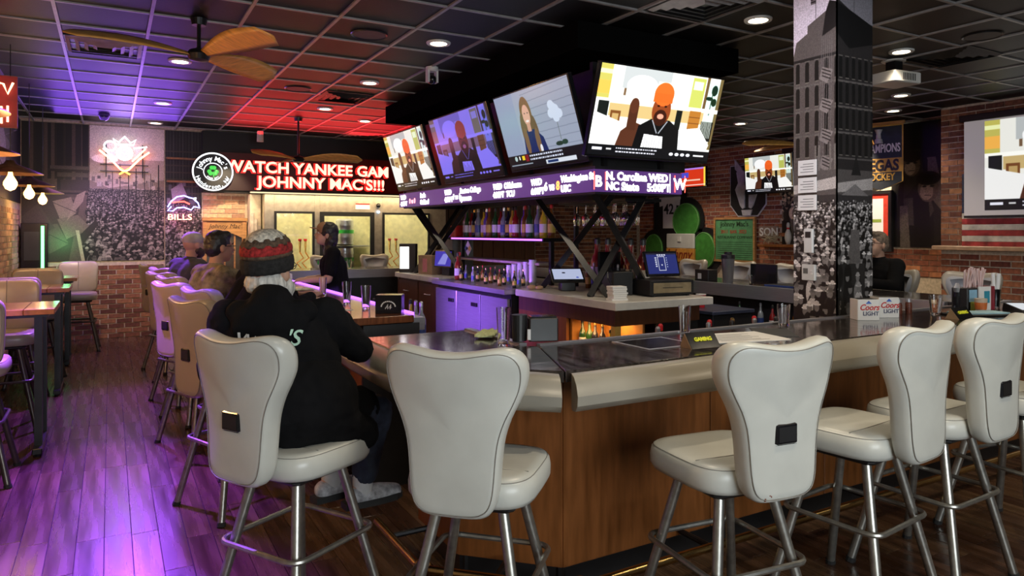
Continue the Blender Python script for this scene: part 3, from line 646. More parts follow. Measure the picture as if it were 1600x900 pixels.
def make_stool(kind, handle=True):
    t = thing('bar_stool', '-', 'bar stool', (0, 0, 0))
    half, H, cz, wrap, lean = (HALF, .55, .29, .055, .05) if kind < 2 else (HALF2, .43, .22, .05, .04)
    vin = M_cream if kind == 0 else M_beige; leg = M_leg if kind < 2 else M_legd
    pts = resamp(outline(half)); y0, z0 = -.315, .678 if kind < 2 else .76
    rings = [(.02, .0), (.5, -.001), (.86, 0), (.925, .001), (.972, .008), (1, .026), (1, .056), (.975, .076), (.9, .086), (.5, .09), (.02, .09)]
    bk = obj('backrest', B().loft(shell(pts, rings, H, cz, wrap, lean, y0, z0)), vin, t, smooth=2)
    sl = shell(pts, [(.942, -.0005)], H, cz, wrap, lean, y0, z0)[0]
    obj('piping', B().tube(sl, .0016, 5, True), M_pipe, bk, smooth=2)
    if kind < 2: obj('front_panel', B().loft(shell(pts, [(.02, .095), (.5, .095), (.82, .091), (.84, .082)], H, cz, wrap, lean, y0, z0)), M_panel if kind < 2 else vin, t, smooth=2)
    if kind < 2 and handle:
        yb = y0+bend(0, .23, H, wrap, lean)
        hb = obj('handle_plate', B().rbox(-.053, .053, yb-.007, yb+.02, z0+.20, z0+.275, .012), M_blkgl, t, bev=.004, label='black rectangular grab handle plate set in the back')
        obj('grip', B().box(-.038, .038, yb-.0085, yb-.007, z0+.212, z0+.262), M_blk, hb)
    elif kind == 2:
        obj('seam', B().box(-.003, .003, y0+.0, y0+.096, z0+.06, z0+H-.012), M_pipe, bk) if 0 else obj('seam', B().tube([(0, y0-.002+bend(0, z, H, wrap, lean), z0+z) for z in (.02, .1, .2, .3, .4, .428)], .003, 5).tube([(0, y0+.096+bend(0, z, H, wrap, lean), z0+z) for z in (.04, .1, .2, .3, .4, .428)], .003, 5), M_pipe, bk)
    n = 40; sp = []
    for k in range(n):
        a = 2*math.pi*k/n; c, s = math.cos(a), math.sin(a); e = 2/4.2
        sp.append((.232*math.copysign(abs(c)**e, c)*(1+.04*s), .225*math.copysign(abs(s)**e, s)-.0))
    srings = [(.86, .682), (.96, .686), (1, .704), (1.005, .735), (.985, .762), (.93, .777), (.8, .782), (.4, .778), (.02, .776)]
    st = obj('seat', B().loft([[(x*s, y*s, z) for x, y in sp] for s, z in srings]), vin, t, smooth=2)
    obj('seam', B().tube([(x*.955, y*.955, .7715) for x, y in sp], .0014, 5, True).tube([(-.2, -.09, .7815), (0, -.09, .7795), (.2, -.09, .7800)], .0015, 5), M_pipe, st)
    obj('swivel_plate', B().rbox(-.17, .17, -.17, .17, .655, .682, .02).box(-.05, .05, -.28, -.1, .685, .70), M_blk, t)
    for sx in (-1, 1):
        for sy in (-1, 1):
            l = obj('leg', B().tube([(sx*.115, sy*.115, .66), (sx*.245, sy*.245, .02)], .0195, 12), leg, t, smooth=True)
            obj('foot_cap', B().tube([(sx*.2445, sy*.2445, .022), (sx*.2487, sy*.2487, .0005)], .023, 10), M_rub, l)
    rg = []; h = .212; r = .05
    for (cx, cy, a0) in ((h-r, h-r, 0), (-h+r, h-r, 90), (-h+r, -h+r, 180), (h-r, -h+r, 270)):
        for k in range(5): a = R(a0+k*22.5); rg.append((cx+r*math.cos(a), cy+r*math.sin(a), .40))
    obj('foot_ring', B().tube(rg, .011, 8, True), leg, t, smooth=True)
    return t
def lab(o, label, group=None):
    o['label'] = label
    if group: o['group'] = group
    return o
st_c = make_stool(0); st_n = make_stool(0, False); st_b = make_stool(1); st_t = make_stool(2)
used = {}
def stool(src, x, y, rz, label, group, drop=None, scale=None):
    if id(src) not in used:
        used[id(src)] = 1; src.location = (x, y, 0); src.rotation_euler = (0, 0, R(rz)); o = lab(src, label, group)
    else: o = dup(src, (x, y, 0), R(rz), label, group, scale)
    return o
NG = 'cream vinyl stools round the near corner of the bar'
STOOLS = [  # x, y, facing angle (deg from +Y towards +X), label
 (.655, 2.87, 60, 'cream vinyl stool carrying the man in the knitted beanie'),
 (1.165, 2.27, 45, 'cream stool seen square from behind at the mitred bar corner'),
 (2.03, 1.93, 7, 'cream stool seen from behind right of the corner, scuffed back with black handle plate'),
 (2.80, 1.92, -6, 'cream stool between the scuffed one and the one by the right edge'),
 (3.38, 1.92, -2, 'cream stool close behind the condiment tray, black handle plate showing'),
 (4.15, 1.92, 8, 'cream stool cut off by the right edge of the photo')]
first = None
near_stools = []
for k_, (x, y, a, l) in enumerate(STOOLS):
    o = stool(st_n if k_ in (1, 3) else st_c, x, y, -a, l, NG); near_stools.append(o)
LG = 'beige vinyl stools along the left side of the bar'
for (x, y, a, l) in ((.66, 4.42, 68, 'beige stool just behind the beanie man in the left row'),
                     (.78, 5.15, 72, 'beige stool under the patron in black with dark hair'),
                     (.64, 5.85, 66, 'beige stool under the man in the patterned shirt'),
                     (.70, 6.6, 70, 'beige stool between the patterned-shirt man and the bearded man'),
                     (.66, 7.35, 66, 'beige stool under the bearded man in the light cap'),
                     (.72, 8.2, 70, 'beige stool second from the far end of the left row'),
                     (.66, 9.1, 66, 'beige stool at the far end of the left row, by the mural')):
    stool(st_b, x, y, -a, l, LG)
RG = 'grey-fronted stools along the right side of the bar'
for (x, y, a, l) in ((6.55, 3.45, -100, 'grey-fronted stool behind the black beer pipe right of the column'), (6.5, 4.2, -86, 'grey-fronted stool under the man in glasses'),
                     (6.5, 5.45, -84, 'grey-fronted stool just left of the column, behind the steel apron'), (6.55, 6.2, -95, 'grey-fronted stool behind the blender cup'), (6.5, 6.98, -88, 'grey-fronted stool below the barrel of the green shamrock'), (6.5, 7.8, -90, 'grey-fronted stool hidden mostly by the blue order terminal')):
    stool(st_b, x, y, -a, l, RG)
BG = 'stools along the far side of the bar'
for (x, l) in ((2.1, 'beige stool at the far bar left of the bartender'), (2.95, 'beige stool at the far bar just right of the bartender'), (3.75, 'beige stool at the far bar left of the white lit box')):
    stool(st_b, x, 10.85, 180, l, BG)
# ================================================================ HIGH TABLES ALONG THE LEFT WALL
def table(y, label, first=None, w=.62):
    if first: return dup(first, (-.72, y, 0), 0, label, 'high wooden tables along the left wall')
    t = thing('high_table', label, 'table', (-.72, y, 0), 0, 'high wooden tables along the left wall')
    for k in range(4): obj('plank', B().rbox(-.37+k*.187, -.37+k*.187+.184, -.33, .33, 1.01, 1.05, .004), M_tab, t)
    obj('apron', B().box(-.33, .33, -.26, .26, .985, 1.01), M_blkmetal, t)
    for sx in (-.28, .27):
        for sy in (-.2, .2): l = obj('leg', B().box(sx-.025, sx+.025, sy-.025, sy+.025, .05, .99), M_blkmetal, t)
    for sx in (-.28, .27):
        f = obj('foot', B().rbox(sx-.03, sx+.03, -.33, .33, .02, .06, .005), M_blkmetal, t)
        obj('leveller', B().lathe([(.018, 0), (.018, .022)], 8).at((sx, -.3, 0)).lathe([(.02, 0), (.02, .022)], 8).at((sx, .3, 0)).lathe([(.02, 0), (.02, .022)], 8), M_blkmetal, f)
    return t
tb = table(6.33, 'nearest high wooden table on black legs, edge of its top at left')
table(8.45, 'second high wooden table from the front', tb); table(10.2, 'farthest high wooden table, near the green light bar', tb)
TGp = 'beige stools at the high tables'
for (x, y, a, l) in ((-.80, 5.62, 0, 'beige table stool at the left edge before the nearest table'), (-.76, 7.05, 180, 'beige table stool behind the nearest table, facing us'), (-.78, 7.97, 0, 'beige table stool with its back toward the nearest table'),
                     (-.68, 8.93, 180, 'beige table stool behind the second table'), (-.72, 9.84, 0, 'beige table stool before the farthest table'), (-.38, 11.15, 180, 'lavender-lit table stool in front of the brick half wall')):
    stool(st_t, x, y, -a, l, TGp)
# ================================================================ PEOPLE
def remesh(o, v=.006, it=4, wr=0, ws=.05):
    m = o.modifiers.new('remesh', 'REMESH'); m.mode = 'VOXEL'; m.voxel_size = v; m.use_smooth_shade = True
    s = o.modifiers.new('smooth', 'SMOOTH'); s.factor = .5; s.iterations = it
    if wr:
        tx = bpy.data.textures.new('cloth_folds', 'CLOUDS'); tx.noise_scale = ws
        d = o.modifiers.new('folds', 'DISPLACE'); d.texture = tx; d.strength = wr; d.mid_level = .5; d.texture_coords = 'LOCAL'
    return o
V = Vector
def hand(b, w, d, up, side, curl=.5, s=1.0):
    "palm and five fingers from wrist w, direction d, back-of-hand normal up"
    d = V(d).normalized(); up = V(up); up = (up-d*up.dot(d)).normalized(); x = d.cross(up)*side; w = V(w)
    for k in range(4):
        o = (k-1.5)*.019*s; b.cap(w+x*o*.6+d*.015*s, .014*s, w+x*o+d*.078*s, .0115*s, 8)
        L = (.036, .042, .039, .03)[k]*s; p = w+x*o+d*.08*s; a = 0; r = .0095*s
        for j in range(3):
            a += curl*.75; q = p+(d*math.cos(a)-up*math.sin(a))*L*(1, .72, .6)[j]; b.cap(p, r, q, r*.9, 8); p = q; r *= .9
    p = w+d*.02*s-x*.026*s; q = p+(d*.7-x*.6-up*.25).normalized()*.042*s; b.cap(p, .013*s, q, .0105*s, 8); b.cap(q, .0105*s, q+(d*.9-up*.3*curl*2).normalized()*.032*s, .009*s, 8)
def person(label, loc, rz, J, skin, shirt, pants, hairm, hair='short', yaw=0, pitch=0, vox=.007, belly=0, sleeve='long', wr=.012, group=None):
    t = thing('person', label, 'person', (*loc, 0), R(-rz), group)
    P = {k: V(v) for k, v in J.items() if isinstance(v, tuple)}
    Hm = Euler((R(-pitch), 0, R(-yaw))).to_matrix(); hc = P['head']
    def h(p): return hc+Hm @ V(p)
    b = B(); pel, ch, nk = P['pelvis'], P['chest'], P['neck']
    ax = P['shR']-P['shL']; ax.normalize()
    b.ball(pel, (.16, .12, .11)); b.cap(pel-ax*.06, .11, ch-ax*.07, .115); b.cap(pel+ax*.06, .11, ch+ax*.07, .115)
    b.cap(P['shL'], .055, P['shR'], .055); b.cap(ch, .1, nk, .052); b.cap(nk-V((0, 0, .02)), .055, h((0, -.02, -.04)), .05)
    b.ball(h((0, -.012, .028)), (.076, .096, .098), mat=Hm); b.ball(h((0, .025, -.03)), (.060, .068, .082), mat=Hm); b.ball(h((0, .045, -.082)), (.038, .04, .03), mat=Hm)
    b.cap(h((0, .090, .010)), .008, h((0, .110, -.022)), .0125, 8); b.ball(h((0, .092, -.050)), (.024, .012, .008), mat=Hm)
    b.ball(h((-.03, .078, .028)), (.024, .016, .008), mat=Hm); b.ball(h((.03, .078, .028)), (.024, .016, .008), mat=Hm)
    for s in (-1, 1): b.ball(h((s*.078, -.008, -.008)), (.012, .02, .032), mat=Hm)
    for s, k in (('L', -1), ('R', 1)):
        sh, el, wri, kn, an = P['sh'+s], P['el'+s], P['wr'+s], P['kn'+s], P['an'+s]
        b.cap(sh, .052, el, .042); b.cap(el, .041, wri, .027); hd = V(J.get('hd'+s, wri-el)); hu = V(J.get('hu'+s, (0, 0, 1))); hand(b, wri, hd, hu, k, J.get('curl'+s, .45))
        hip = pel+ax*(.09*k)-V((0, 0, .03)); b.cap(hip, .085, kn, .058); b.cap(kn, .056, an, .037)
        ft = V(J.get('ft'+s, (0, 1, 0))).normalized(); b.cap(an-V((0, 0, .035))-ft*.03, .035, an-V((0, 0, .05))+ft*.13, .026)
    body = remesh(obj('body', b, skin, t), vox, 3)
    # eyes
    for s in (-1, 1):
        e = obj('eye', B().ball(h((s*.030, .0815, .010)), (.0125, .0095, .009), 12, 8, Hm), mat('eye_white', (.7, .68, .64), .3, noise=0), t, smooth=2)
        obj('iris', B().ball(h((s*.030, .0895, .010)), (.006, .004, .006), 10, 6, Hm), mat('dark_iris', (.03, .02, .015), .2, noise=0), e, smooth=2)
        obj('eyebrow', B().tube([h((s*.012, .094, .031)), h((s*.03, .093, .037)), h((s*.050, .078, .031))], .0045, 6), hairm, t)
    obj('lips', B().tube([h((-.022, .094, -.052)), h((0, .103, -.050)), h((.022, .094, -.052))], [.003, .0055, .003], 8), mat('lips', (.38, .14, .12), .5, noise=0), t, smooth=2)
    # top
    b = B(); e = .022
    b.ball(pel+V((0, 0, .02)), (.18, .15+belly, .12)); b.cap(pel-ax*.06, .13+belly*.5, ch-ax*.08, .135); b.cap(pel+ax*.06, .13+belly*.5, ch+ax*.08, .135)
    b.cap(P['shL'], .075, P['shR'], .075); b.cap(ch, .12, nk-V((0, 0, .035)), .075)
    for s in 'LR':
        sh, el, wri = P['sh'+s], P['el'+s], P['wr'+s]
        if sleeve == 'long': b.cap(sh, .078, el, .064); b.cap(el, .062, wri+(el-wri)*.12, .044)
        else: b.cap(sh, .075, sh+(el-sh)*.72, .064)
    remesh(obj('shirt', b, shirt, t), .009, 3, wr, .09)
    b = B()
    b.ball(pel-V((0, 0, .02)), (.172, .14, .11))
    for s, k in (('L', -1), ('R', 1)):
        hip = pel+ax*(.09*k)-V((0, 0, .03)); kn, an = P['kn'+s], P['an'+s]; b.cap(hip, .10, kn, .075); b.cap(kn, .073, an+(kn-an)*.18, .058)
    remesh(obj('trousers', b, pants, t), .010, 3, wr, .07)
    for s in 'LR':
        an = P['an'+s]; ft = V(J.get('ft'+s, (0, 1, 0))).normalized(); sm = J.get('shoe', M_blk)
        b = B(); b.cap(an-V((0, 0, .045))-ft*.04, .042, an-V((0, 0, .055))+ft*.08, .044).cap(an-V((0, 0, .055))+ft*.08, .044, an-V((0, 0, .062))+ft*.155, .034)
        so = remesh(obj('shoe', b, sm, t), .008, 3)
        r_ = V((ft.y, -ft.x, 0)); c = an-V((0, 0, .095)); L = [c-ft*.09-r_*.03, c-ft*.09+r_*.03, c+ft*.06+r_*.046, c+ft*.15+r_*.04, c+ft*.19+r_*.012, c+ft*.19-r_*.012, c+ft*.15-r_*.04, c+ft*.06-r_*.046]
        obj('sole', B().loft([[tuple(p) for p in L], [tuple(p+V((0, 0, .028))) for p in L]]), M_rub, so)
    if hair == 'short':
        b = B(); b.ball(h((0, -.022, .045)), (.085, .100, .095), mat=Hm); b.ball(h((0, -.05, .0)), (.080, .07, .08), mat=Hm); b.ball(h((0, .045, .098)), (.06, .04, .035), mat=Hm); remesh(obj('hair', b, hairm, t), .008, 2, .010, .02)
    elif hair == 'long':
        b = B(); b.ball(h((0, -.02, .045)), (.094, .108, .10), mat=Hm); b.ball(h((0, -.06, -.04)), (.100, .075, .13), mat=Hm); b.ball(h((0, -.06, -.15)), (.095, .06, .12), mat=Hm); b.ball(h((.07, -.02, -.06)), (.03, .05, .11), mat=Hm); remesh(obj('hair', b, hairm, t), .008, 2, .014, .025)
    elif hair == 'fringe':
        b = B(); b.ball(h((0, -.045, -.035)), (.084, .07, .060), mat=Hm); b.ball(h((.06, -.03, -.05)), (.022, .04, .035), mat=Hm); b.ball(h((-.06, -.03, -.05)), (.022, .04, .035), mat=Hm); remesh(obj('hair', b, hairm, t), .006, 2, .014, .016)
    return t, h, Hm
def SJ(head=(0, .10, 1.46), lean=.08, elL=(-.26, .22, 1.08), elR=(.26, .22, 1.08), wrL=(-.16, .46, 1.13), wrR=(.16, .46, 1.13), **k):
    "seated on a bar stool"
    hx = head[0]
    J = dict(pelvis=(0, .0, .90), chest=(hx*.6, lean, 1.19), neck=(hx*.9, lean+.02, 1.34), head=head, shL=(hx*.7-.175, lean, 1.27), shR=(hx*.7+.175, lean, 1.27), elL=elL, elR=elR, wrL=wrL, wrR=wrR,
             knL=(-.13, .42, .84), knR=(.13, .42, .84), anL=(-.13, .33, .50), anR=(.13, .33, .50)); J.update(k); return J
M_hood = mat('black_hoodie', (.007, .007, .008), .95, noise=.1, spec=.12)
M_jean = mat('dark_denim', (.018, .025, .045), .8, noise=.2, nscale=40)
M_wht = mat('white_hair', (.6, .58, .54), .7, noise=.25, nscale=60, stretch=(1, 1, .1), bump=.4)
M_bkh = mat('black_hair', (.012, .009, .008), .45, noise=.3, nscale=60, bump=.4)
M_brh = mat('brown_hair', (.05, .03, .02), .55, noise=.3, nscale=60, bump=.4)
M_shoe = mat('grey_sneaker', (.38, .38, .40), .6, noise=.3, nscale=40)
M_scuff = mat('rusty_scuff', (.16, .04, .015), .8); M_foam = mat('yellow_foam', (.45, .30, .08), .9)
def mark(st, x, z, w, h, m, nm='scuff'):
    y = -.315+bend(x, z, .55, .055, .05)+(.001 if abs(x) < .13 else .006)
    return obj(nm, B().rbox(x-w/2, x+w/2, y-.0015, y+.004, .678+z-h/2, .678+z+h/2, w*.25), m, st)
for x, z, w_, h_ in ((-.085, .022, .007, .010), (-.066, .034, .010, .005), (-.06, .030, .005, .006), (.10, .11, .003, .016)): mark(near_stools[2], x, z, w_, h_, M_scuff)
mark(near_stools[3], -.165, .478, .012, .016, M_foam, 'tear')
# --- man in the beanie
J1 = SJ(head=(-.125, .105, 1.435), elL=(-.36, .16, 1.02), elR=(.225, .20, 1.09), wrR=(.16, .46, 1.155), wrL=(-.16, .42, 1.10), knL=(.15, .44, .80), knR=(.30, .29, .80), anL=(.10, .33, .50), anR=(.24, .28, .48), ftL=(.8, .6, 0), ftR=(.9, .45, 0), pelvis=(-.01, -.02, .90), chest=(-.085, .04, 1.18), shL=(-.27, .03, 1.255), shR=(.095, .06, 1.255), neck=(-.11, .06, 1.31), shoe=M_shoe)
t1, h1, H1 = person('white-haired person in black hoodie and striped beanie seated with back to us', (.655, 2.87), 20, J1, M_skin, M_hood, M_jean, M_wht, 'fringe', yaw=26, pitch=-8, belly=.05, wr=.03, vox=.006)
b = B(); b.cap((-.11, -.02, 1.31), .085, (-.10, .0, 1.30), .095); b.cap((-.22, -.03, 1.285), .05, (.03, -.03, 1.285), .05); b.ball((-.10, -.065, 1.24), (.15, .06, .11)); remesh(obj('hood', b, M_hood, t1), .009, 4, .02, .06)
b = B(); b.ball((0, -.02, .93), (.24, .20, .20)); b.cap((.0, .1, .87), .11, (.10, .30, .83), .09); b.cap((.10, .05, .87), .12, (.22, .20, .83), .10); b.cap((.12, -.08, .86), .08, (.25, .03, .78), .07); remesh(obj('jacket_skirt', b, M_hood, t1), .010, 4, .03, .08)
for s_ in 'LR':
    a_ = V(J1['an'+s_]); obj('sock', B().cap(a_-V((0, 0, .03)), .043, a_+V((0, 0, .055)), .046), mat('white_sock', (.6, .6, .6), .9), t1, smooth=True)
hb = thing('knitted_beanie', 'ribbed knitted beanie in cream, brown, red and black bands on the seated man', 'hat', (0, 0, 0)); 
hb.location = t1.matrix_basis @ h1((0, -.015, .03)); hb.rotation_euler = (R(8), R(0), R(-46))
def knit(z0, z1, r0, r1, n=44, steps=5, amp=.004, z2=None):
    rings = []
    for k in range(steps+1):
        f = k/steps; z = z0+(z1-z0)*f; r = r0+(r1-r0)*f+.004*math.sin(f*math.pi)
        rings.append([((r+amp*(1 if j % 2 else -1))*.93*math.cos(2*math.pi*j/n), (r+amp*(1 if j % 2 else -1))*1.10*math.sin(2*math.pi*j/n), z+(.006*(1 if (j//2) % 2 else -1) if k == steps and z2 else 0)) for j in range(n)])
    return rings
M_kb = mat('black_knit', (.012, .011, .011), .9, noise=.4, nscale=70); M_kr = mat('red_knit', (.33, .02, .02), .9, noise=.4, nscale=70); M_kn = mat('brown_knit', (.09, .055, .035), .9, noise=.4, nscale=70); M_kc = mat('cream_knit', (.55, .50, .42), .9, noise=.3, nscale=70)
obj('folded_brim', B().loft(knit(-.025, .035, .098, .101)), M_kb, hb, smooth=2); obj('dark_band', B().loft(knit(.035, .052, .095, .099)), M_kn, hb, smooth=2)
obj('red_band', B().loft(knit(.050, .086, .099, .096, z2=1)), M_kr, hb, smooth=2); obj('brown_band', B().loft(knit(.084, .112, .095, .080, z2=1)), M_kn, hb, smooth=2)
obj('crown', B().loft([[((r+.003*(1 if j % 2 else -1))*.93*math.cos(2*math.pi*j/44), (r+.003*(1 if j % 2 else -1))*1.1*math.sin(2*math.pi*j/44), z) for j in range(44)] for r, z in ((.080, .108), (.068, .126), (.050, .139), (.028, .147), (.006, .150))]), M_kc, hb, smooth=2)
gl = obj('glasses', B().tube([h1((.079, 0, .012)), h1((.078, .06, .014)), h1((.056, .105, .012))], .002, 6).tube([h1((.03+.024*math.cos(a*.5236), .104, .008+.018*math.sin(a*.5236))) for a in range(12)], .0018, 5, True).tube([h1((-.03+.024*math.cos(a*.5236), .104, .008+.018*math.sin(a*.5236))) for a in range(12)], .0018, 5, True), M_blkmetal, t1)
b = B(); b.ball(h1((0, .07, -.085)), (.055, .05, .05), mat=H1); b.ball(h1((.045, .03, -.07)), (.025, .05, .04), mat=H1); b.ball(h1((-.045, .03, -.07)), (.025, .05, .04), mat=H1); remesh(obj('beard', b, M_wht, t1), .007, 2, .012, .018)
text('W', .075, (-.225, -.112, 1.165), (R(84), 0, 0), M_paper, t1, 'back_print', bold=.001, shear=.3); text('W', .075, (-.19, -.122, 1.160), (R(84), 0, 0), M_paper, t1, 'back_print', shear=.3)
text("'S", .085, (-.035, -.126, 1.165), (R(84), 0, 0), mat('pale_green_print', (.5, .75, .6), .6), t1, 'back_print', bold=.001, shear=.3)
# --- woman in black, man in patterned shirt, bearded man, bartender, man at right
person('person with dark hair in a black top hunched beyond the beanie man', (.70, 5.1), 72, SJ(head=(.05, .26, 1.44), lean=.2, elL=(-.22, .36, 1.08), elR=(.25, .34, 1.08), wrL=(-.1, .58, 1.13), wrR=(.1, .58, 1.13)), M_skin2, M_hood, M_jean, M_bkh, 'long', vox=.008)
M_camo = mat('patterned_olive_shirt', (.18, .15, .09), .85, noise=.45, nscale=16)
t3, h3, H3 = person('person in olive patterned shirt and glasses raising a hand to the mouth', (.60, 5.85), 66, SJ(head=(0, .16, 1.475), lean=.1, elR=(.22, .42, 1.14), wrR=(.10, .42, 1.36), hdR=(-.3, -.35, .8), curlR=.8, elL=(-.25, .25, 1.08)), M_skin2, M_camo, M_jean, M_bkh, 'short', yaw=10, vox=.008, sleeve='short', wr=.02)
obj('glasses', B().tube([h3((.079, 0, .012)), h3((.078, .06, .014)), h3((.056, .103, .012)), h3((0, .108, .010)), h3((-.056, .103, .012))], .0025, 6), M_blkmetal, t3)
M_gsh = mat('charcoal_tee', (.05, .05, .06), .85)
t4, h4, H4 = person('bearded person in light cap and dark grey tee at the far end of the row', (.55, 7.4), 60, SJ(head=(0, .18, 1.47), lean=.12), M_skin, M_gsh, M_jean, M_brh, 'none', vox=.009, sleeve='short')
b = B(); b.ball(h4((0, -.01, .055)), (.085, .105, .078), mat=H4); b.loft([[tuple(h4((x, y, z))) for x, y in ((-.06, .07), (.06, .07), (.05, .16), (-.05, .16))] for z in (.055, .066)]); obj('cap', b, mat('light_tan_cap', (.42, .38, .34), .8), t4, smooth=True)
b = B(); b.ball(h4((0, .06, -.075)), (.058, .055, .055), mat=H4); b.ball(h4((0, .02, -.05)), (.072, .06, .05), mat=H4); remesh(obj('beard', b, M_brh, t4), .008, 2, .01, .02)
JB = dict(pelvis=(0, 0, .93), chest=(0, .05, 1.25), neck=(0, .07, 1.43), head=(0, .12, 1.565), shL=(-.18, .06, 1.37), shR=(.18, .06, 1.37), elL=(-.24, .12, 1.11), elR=(.24, .10, 1.10), wrL=(-.16, .34, 1.10), wrR=(.18, .30, 1.10), knL=(-.10, .03, .5), knR=(.10, .03, .5), anL=(-.11, 0, .1), anR=(.11, 0, .1))
t5, h5, H5 = person('bartender in black tee and tan-fronted cap standing behind the left bar', (2.10, 7.42), -80, JB, M_skin, M_hood, M_blk, M_bkh, 'long', vox=.008, sleeve='short', pitch=-10)
b = B(); b.ball(h5((0, -.005, .06)), (.088, .108, .078), mat=H5); obj('cap', b, mat('black_cap', (.015, .014, .014), .8), t5, smooth=True)
b = B(); b.ball(h5((0, .035, .062)), (.076, .074, .074), mat=H5); b.loft([[tuple(h5((x, y, z))) for x, y in ((-.065, .08), (.065, .08), (.05, .175), (-.05, .175))] for z in (.045, .056)]); obj('cap_front', b, mat('tan_cap_front', (.28, .15, .07), .8), t5, smooth=True)
obj('shirt_emblem', B().ball((.075, .195, 1.27), (.025, .01, .025)), M_green, t5)
t6, h6, H6 = person('person with glasses and short greying hair in black top, right of the column', (6.62, 4.2), -84, SJ(head=(0, .12, 1.47), lean=.06, elL=(-.25, .2, 1.08), elR=(.25, .2, 1.08)), M_skin, M_hood, M_jean, mat('greying_hair', (.16, .12, .09), .7, noise=.3, nscale=50), 'short', vox=.008, yaw=4, pitch=-6)
obj('glasses', B().tube([h6((-.079, 0, .012)), h6((-.078, .06, .014)), h6((-.056, .103, .012)), h6((0, .108, .010)), h6((.056, .103, .012)), h6((.079, 0, .012))], .0025, 6), M_blkmetal, t6)
# ================================================================ CEILING FITTINGS
def downlight(x, y, label, src=None, e=42):
    if src: o = dup(src, (x, y, 3.205), 0, label)
    else:
        o = thing('recessed_downlight', label, 'ceiling light', (x, y, 3.205), 0, 'recessed downlights')
        obj('trim_ring', B().lathe([(.072, .004), (.072, -.014), (.098, -.016), (.103, -.008), (.103, .0)], 32, caps=False), M_wh, o, smooth=True)
        obj('lens', B().lathe([(.001, -.002), (.072, -.002)], 32, caps=False), E_led, o)
    if e: lamp('SPOT', 'downlight', (x, y, 3.17), e, (1, .84, .62), (x, y, 0), spot_size=R(112), spot_blend=.6, shadow_soft_size=.06)
    return o
dl = downlight(2.42, 5.5, 'recessed downlight nearest the white ceiling camera', e=36)
for (x, y, l, e) in ((.57, 7.29, 'recessed downlight beside the near fan blades', 14), (.57, 9.77, 'recessed downlight in the violet-lit ceiling beyond the near fan', 12), (.58, 11.6, 'recessed downlight right above the crowned neon sign', 10),
                  (2.42, 7.33, 'recessed downlight second in the row left of the hanging screens', 36), (2.43, 9.17, 'recessed downlight farthest in the row left of the hanging screens, red ceiling', 36),
                  (4.25, 3.7, 'recessed downlight nearest the top of the column', 60), (6.1, 3.72, 'recessed downlight half hidden right behind the column', 60), (8.06, 4.92, 'recessed downlight directly below the projector in view', 70), (8.1, 7.38, 'recessed downlight above the small wall television left of the column', 170), (9.0, 5.6, 'recessed downlight above the dark mural right of the champions banner', 60),
                  (.7, 1.3, 'recessed downlight', 25), (2.42, .9, 'recessed downlight', 95), (4.25, .9, 'recessed downlight', 65), (.4, 4.2, 'recessed downlight', 3), (6.1, .9, 'recessed downlight', 60), (8.1, 1.5, 'recessed downlight', 60), (3.2, 9.9, 'recessed downlight', 50), (6.2, 9.8, 'recessed downlight', 80), (9.0, 9.8, 'recessed downlight', 110), (6.3, 6.6, 'recessed downlight', 70), (2.4, 2.9, 'recessed downlight', 55)):
    if l == 'recessed downlight': l = 'recessed downlight out of the frame'
    downlight(x, y, l, dl, e)
def vent(x, y, label, w_=.29, m=None):
    t = thing('ceiling_vent', label, 'ceiling vent', (x, y, 3.2), 0)
    obj('backing', B().box(-w_, w_, -w_, w_, -.002, .003), M_blk, t)
    for k in range(4):
        a = w_-.008-k*.065; c = .012
        for q in ((-a, a, -a, -a+c), (-a, a, a-c, a), (-a, -a+c, -a+c, a-c), (a-c, a, -a+c, a-c)): pass
        obj('louvre', B().loft([[(-a, -a, -.004), (a, -a, -.004), (a, a, -.004), (-a, a, -.004)], [(-a+.03, -a+.03, -.022), (a-.03, -a+.03, -.022), (a-.03, a-.03, -.022), (-a+.03, a-.03, -.022)]], caps=False), m or M_tbar, t)
for (x, y, l) in ((-.04, 7.05, 'square louvred ceiling vent lit violet near the top left'), (2.42, 8.27, 'dark square ceiling vent framed in red light'), (3.64, 11.3, 'louvred ceiling vent in the red glow by the leftmost screen'), (3.64, 3.64, 'louvred ceiling vent at the top edge left of the column'), (6.68, 3.6, 'louvred ceiling vent right of the projector')): vent(x, y, l, m=M_blkmetal if x in (2.42, 6.68) else None)
def spk(x, y, l):
    t = thing('ceiling_speaker', l, 'speaker', (x, y, 3.2), 0); obj('rim', B().lathe([(.13, .003), (.145, -.006), (.15, .003)], 28, caps=False), M_blkmetal, t, smooth=True); obj('grille', B().lathe([(.001, -.002), (.13, -.002)], 28, caps=False), mat('speaker_mesh', (.04, .035, .035), .6), t)
spk(1.83, 5.55, 'round black ceiling speaker above the row of screens, near the top'); spk(1.83, 8.05, 'round ceiling speaker in the red light behind the near fan'); spk(6.2, 3.1, 'round dark ceiling speaker at the upper right')
t = thing('dome_camera', 'white swivel security camera on ceiling left of the screens', 'security camera', (2.72, 6.34, 3.2)); obj('base', B().lathe([(.06, 0), (.06, -.03), (.045, -.045)], 20), M_wh, t); obj('bracket', B().box(-.055, -.035, -.03, .03, -.15, -.03).box(.035, .055, -.03, .03, -.15, -.03), M_wh, t); obj('lens_ball', B().ball((0, 0, -.12), .045), M_blkgl, t, smooth=True)
t = thing('dome_camera', 'small black dome camera on the violet ceiling', 'security camera', (-.07, 11.05, 3.2)); obj('base', B().lathe([(.07, 0), (.07, -.03)], 20), M_blk, t); obj('dome', B().ball((0, 0, -.04), (.06, .06, .06)), M_blkgl, t, smooth=True)
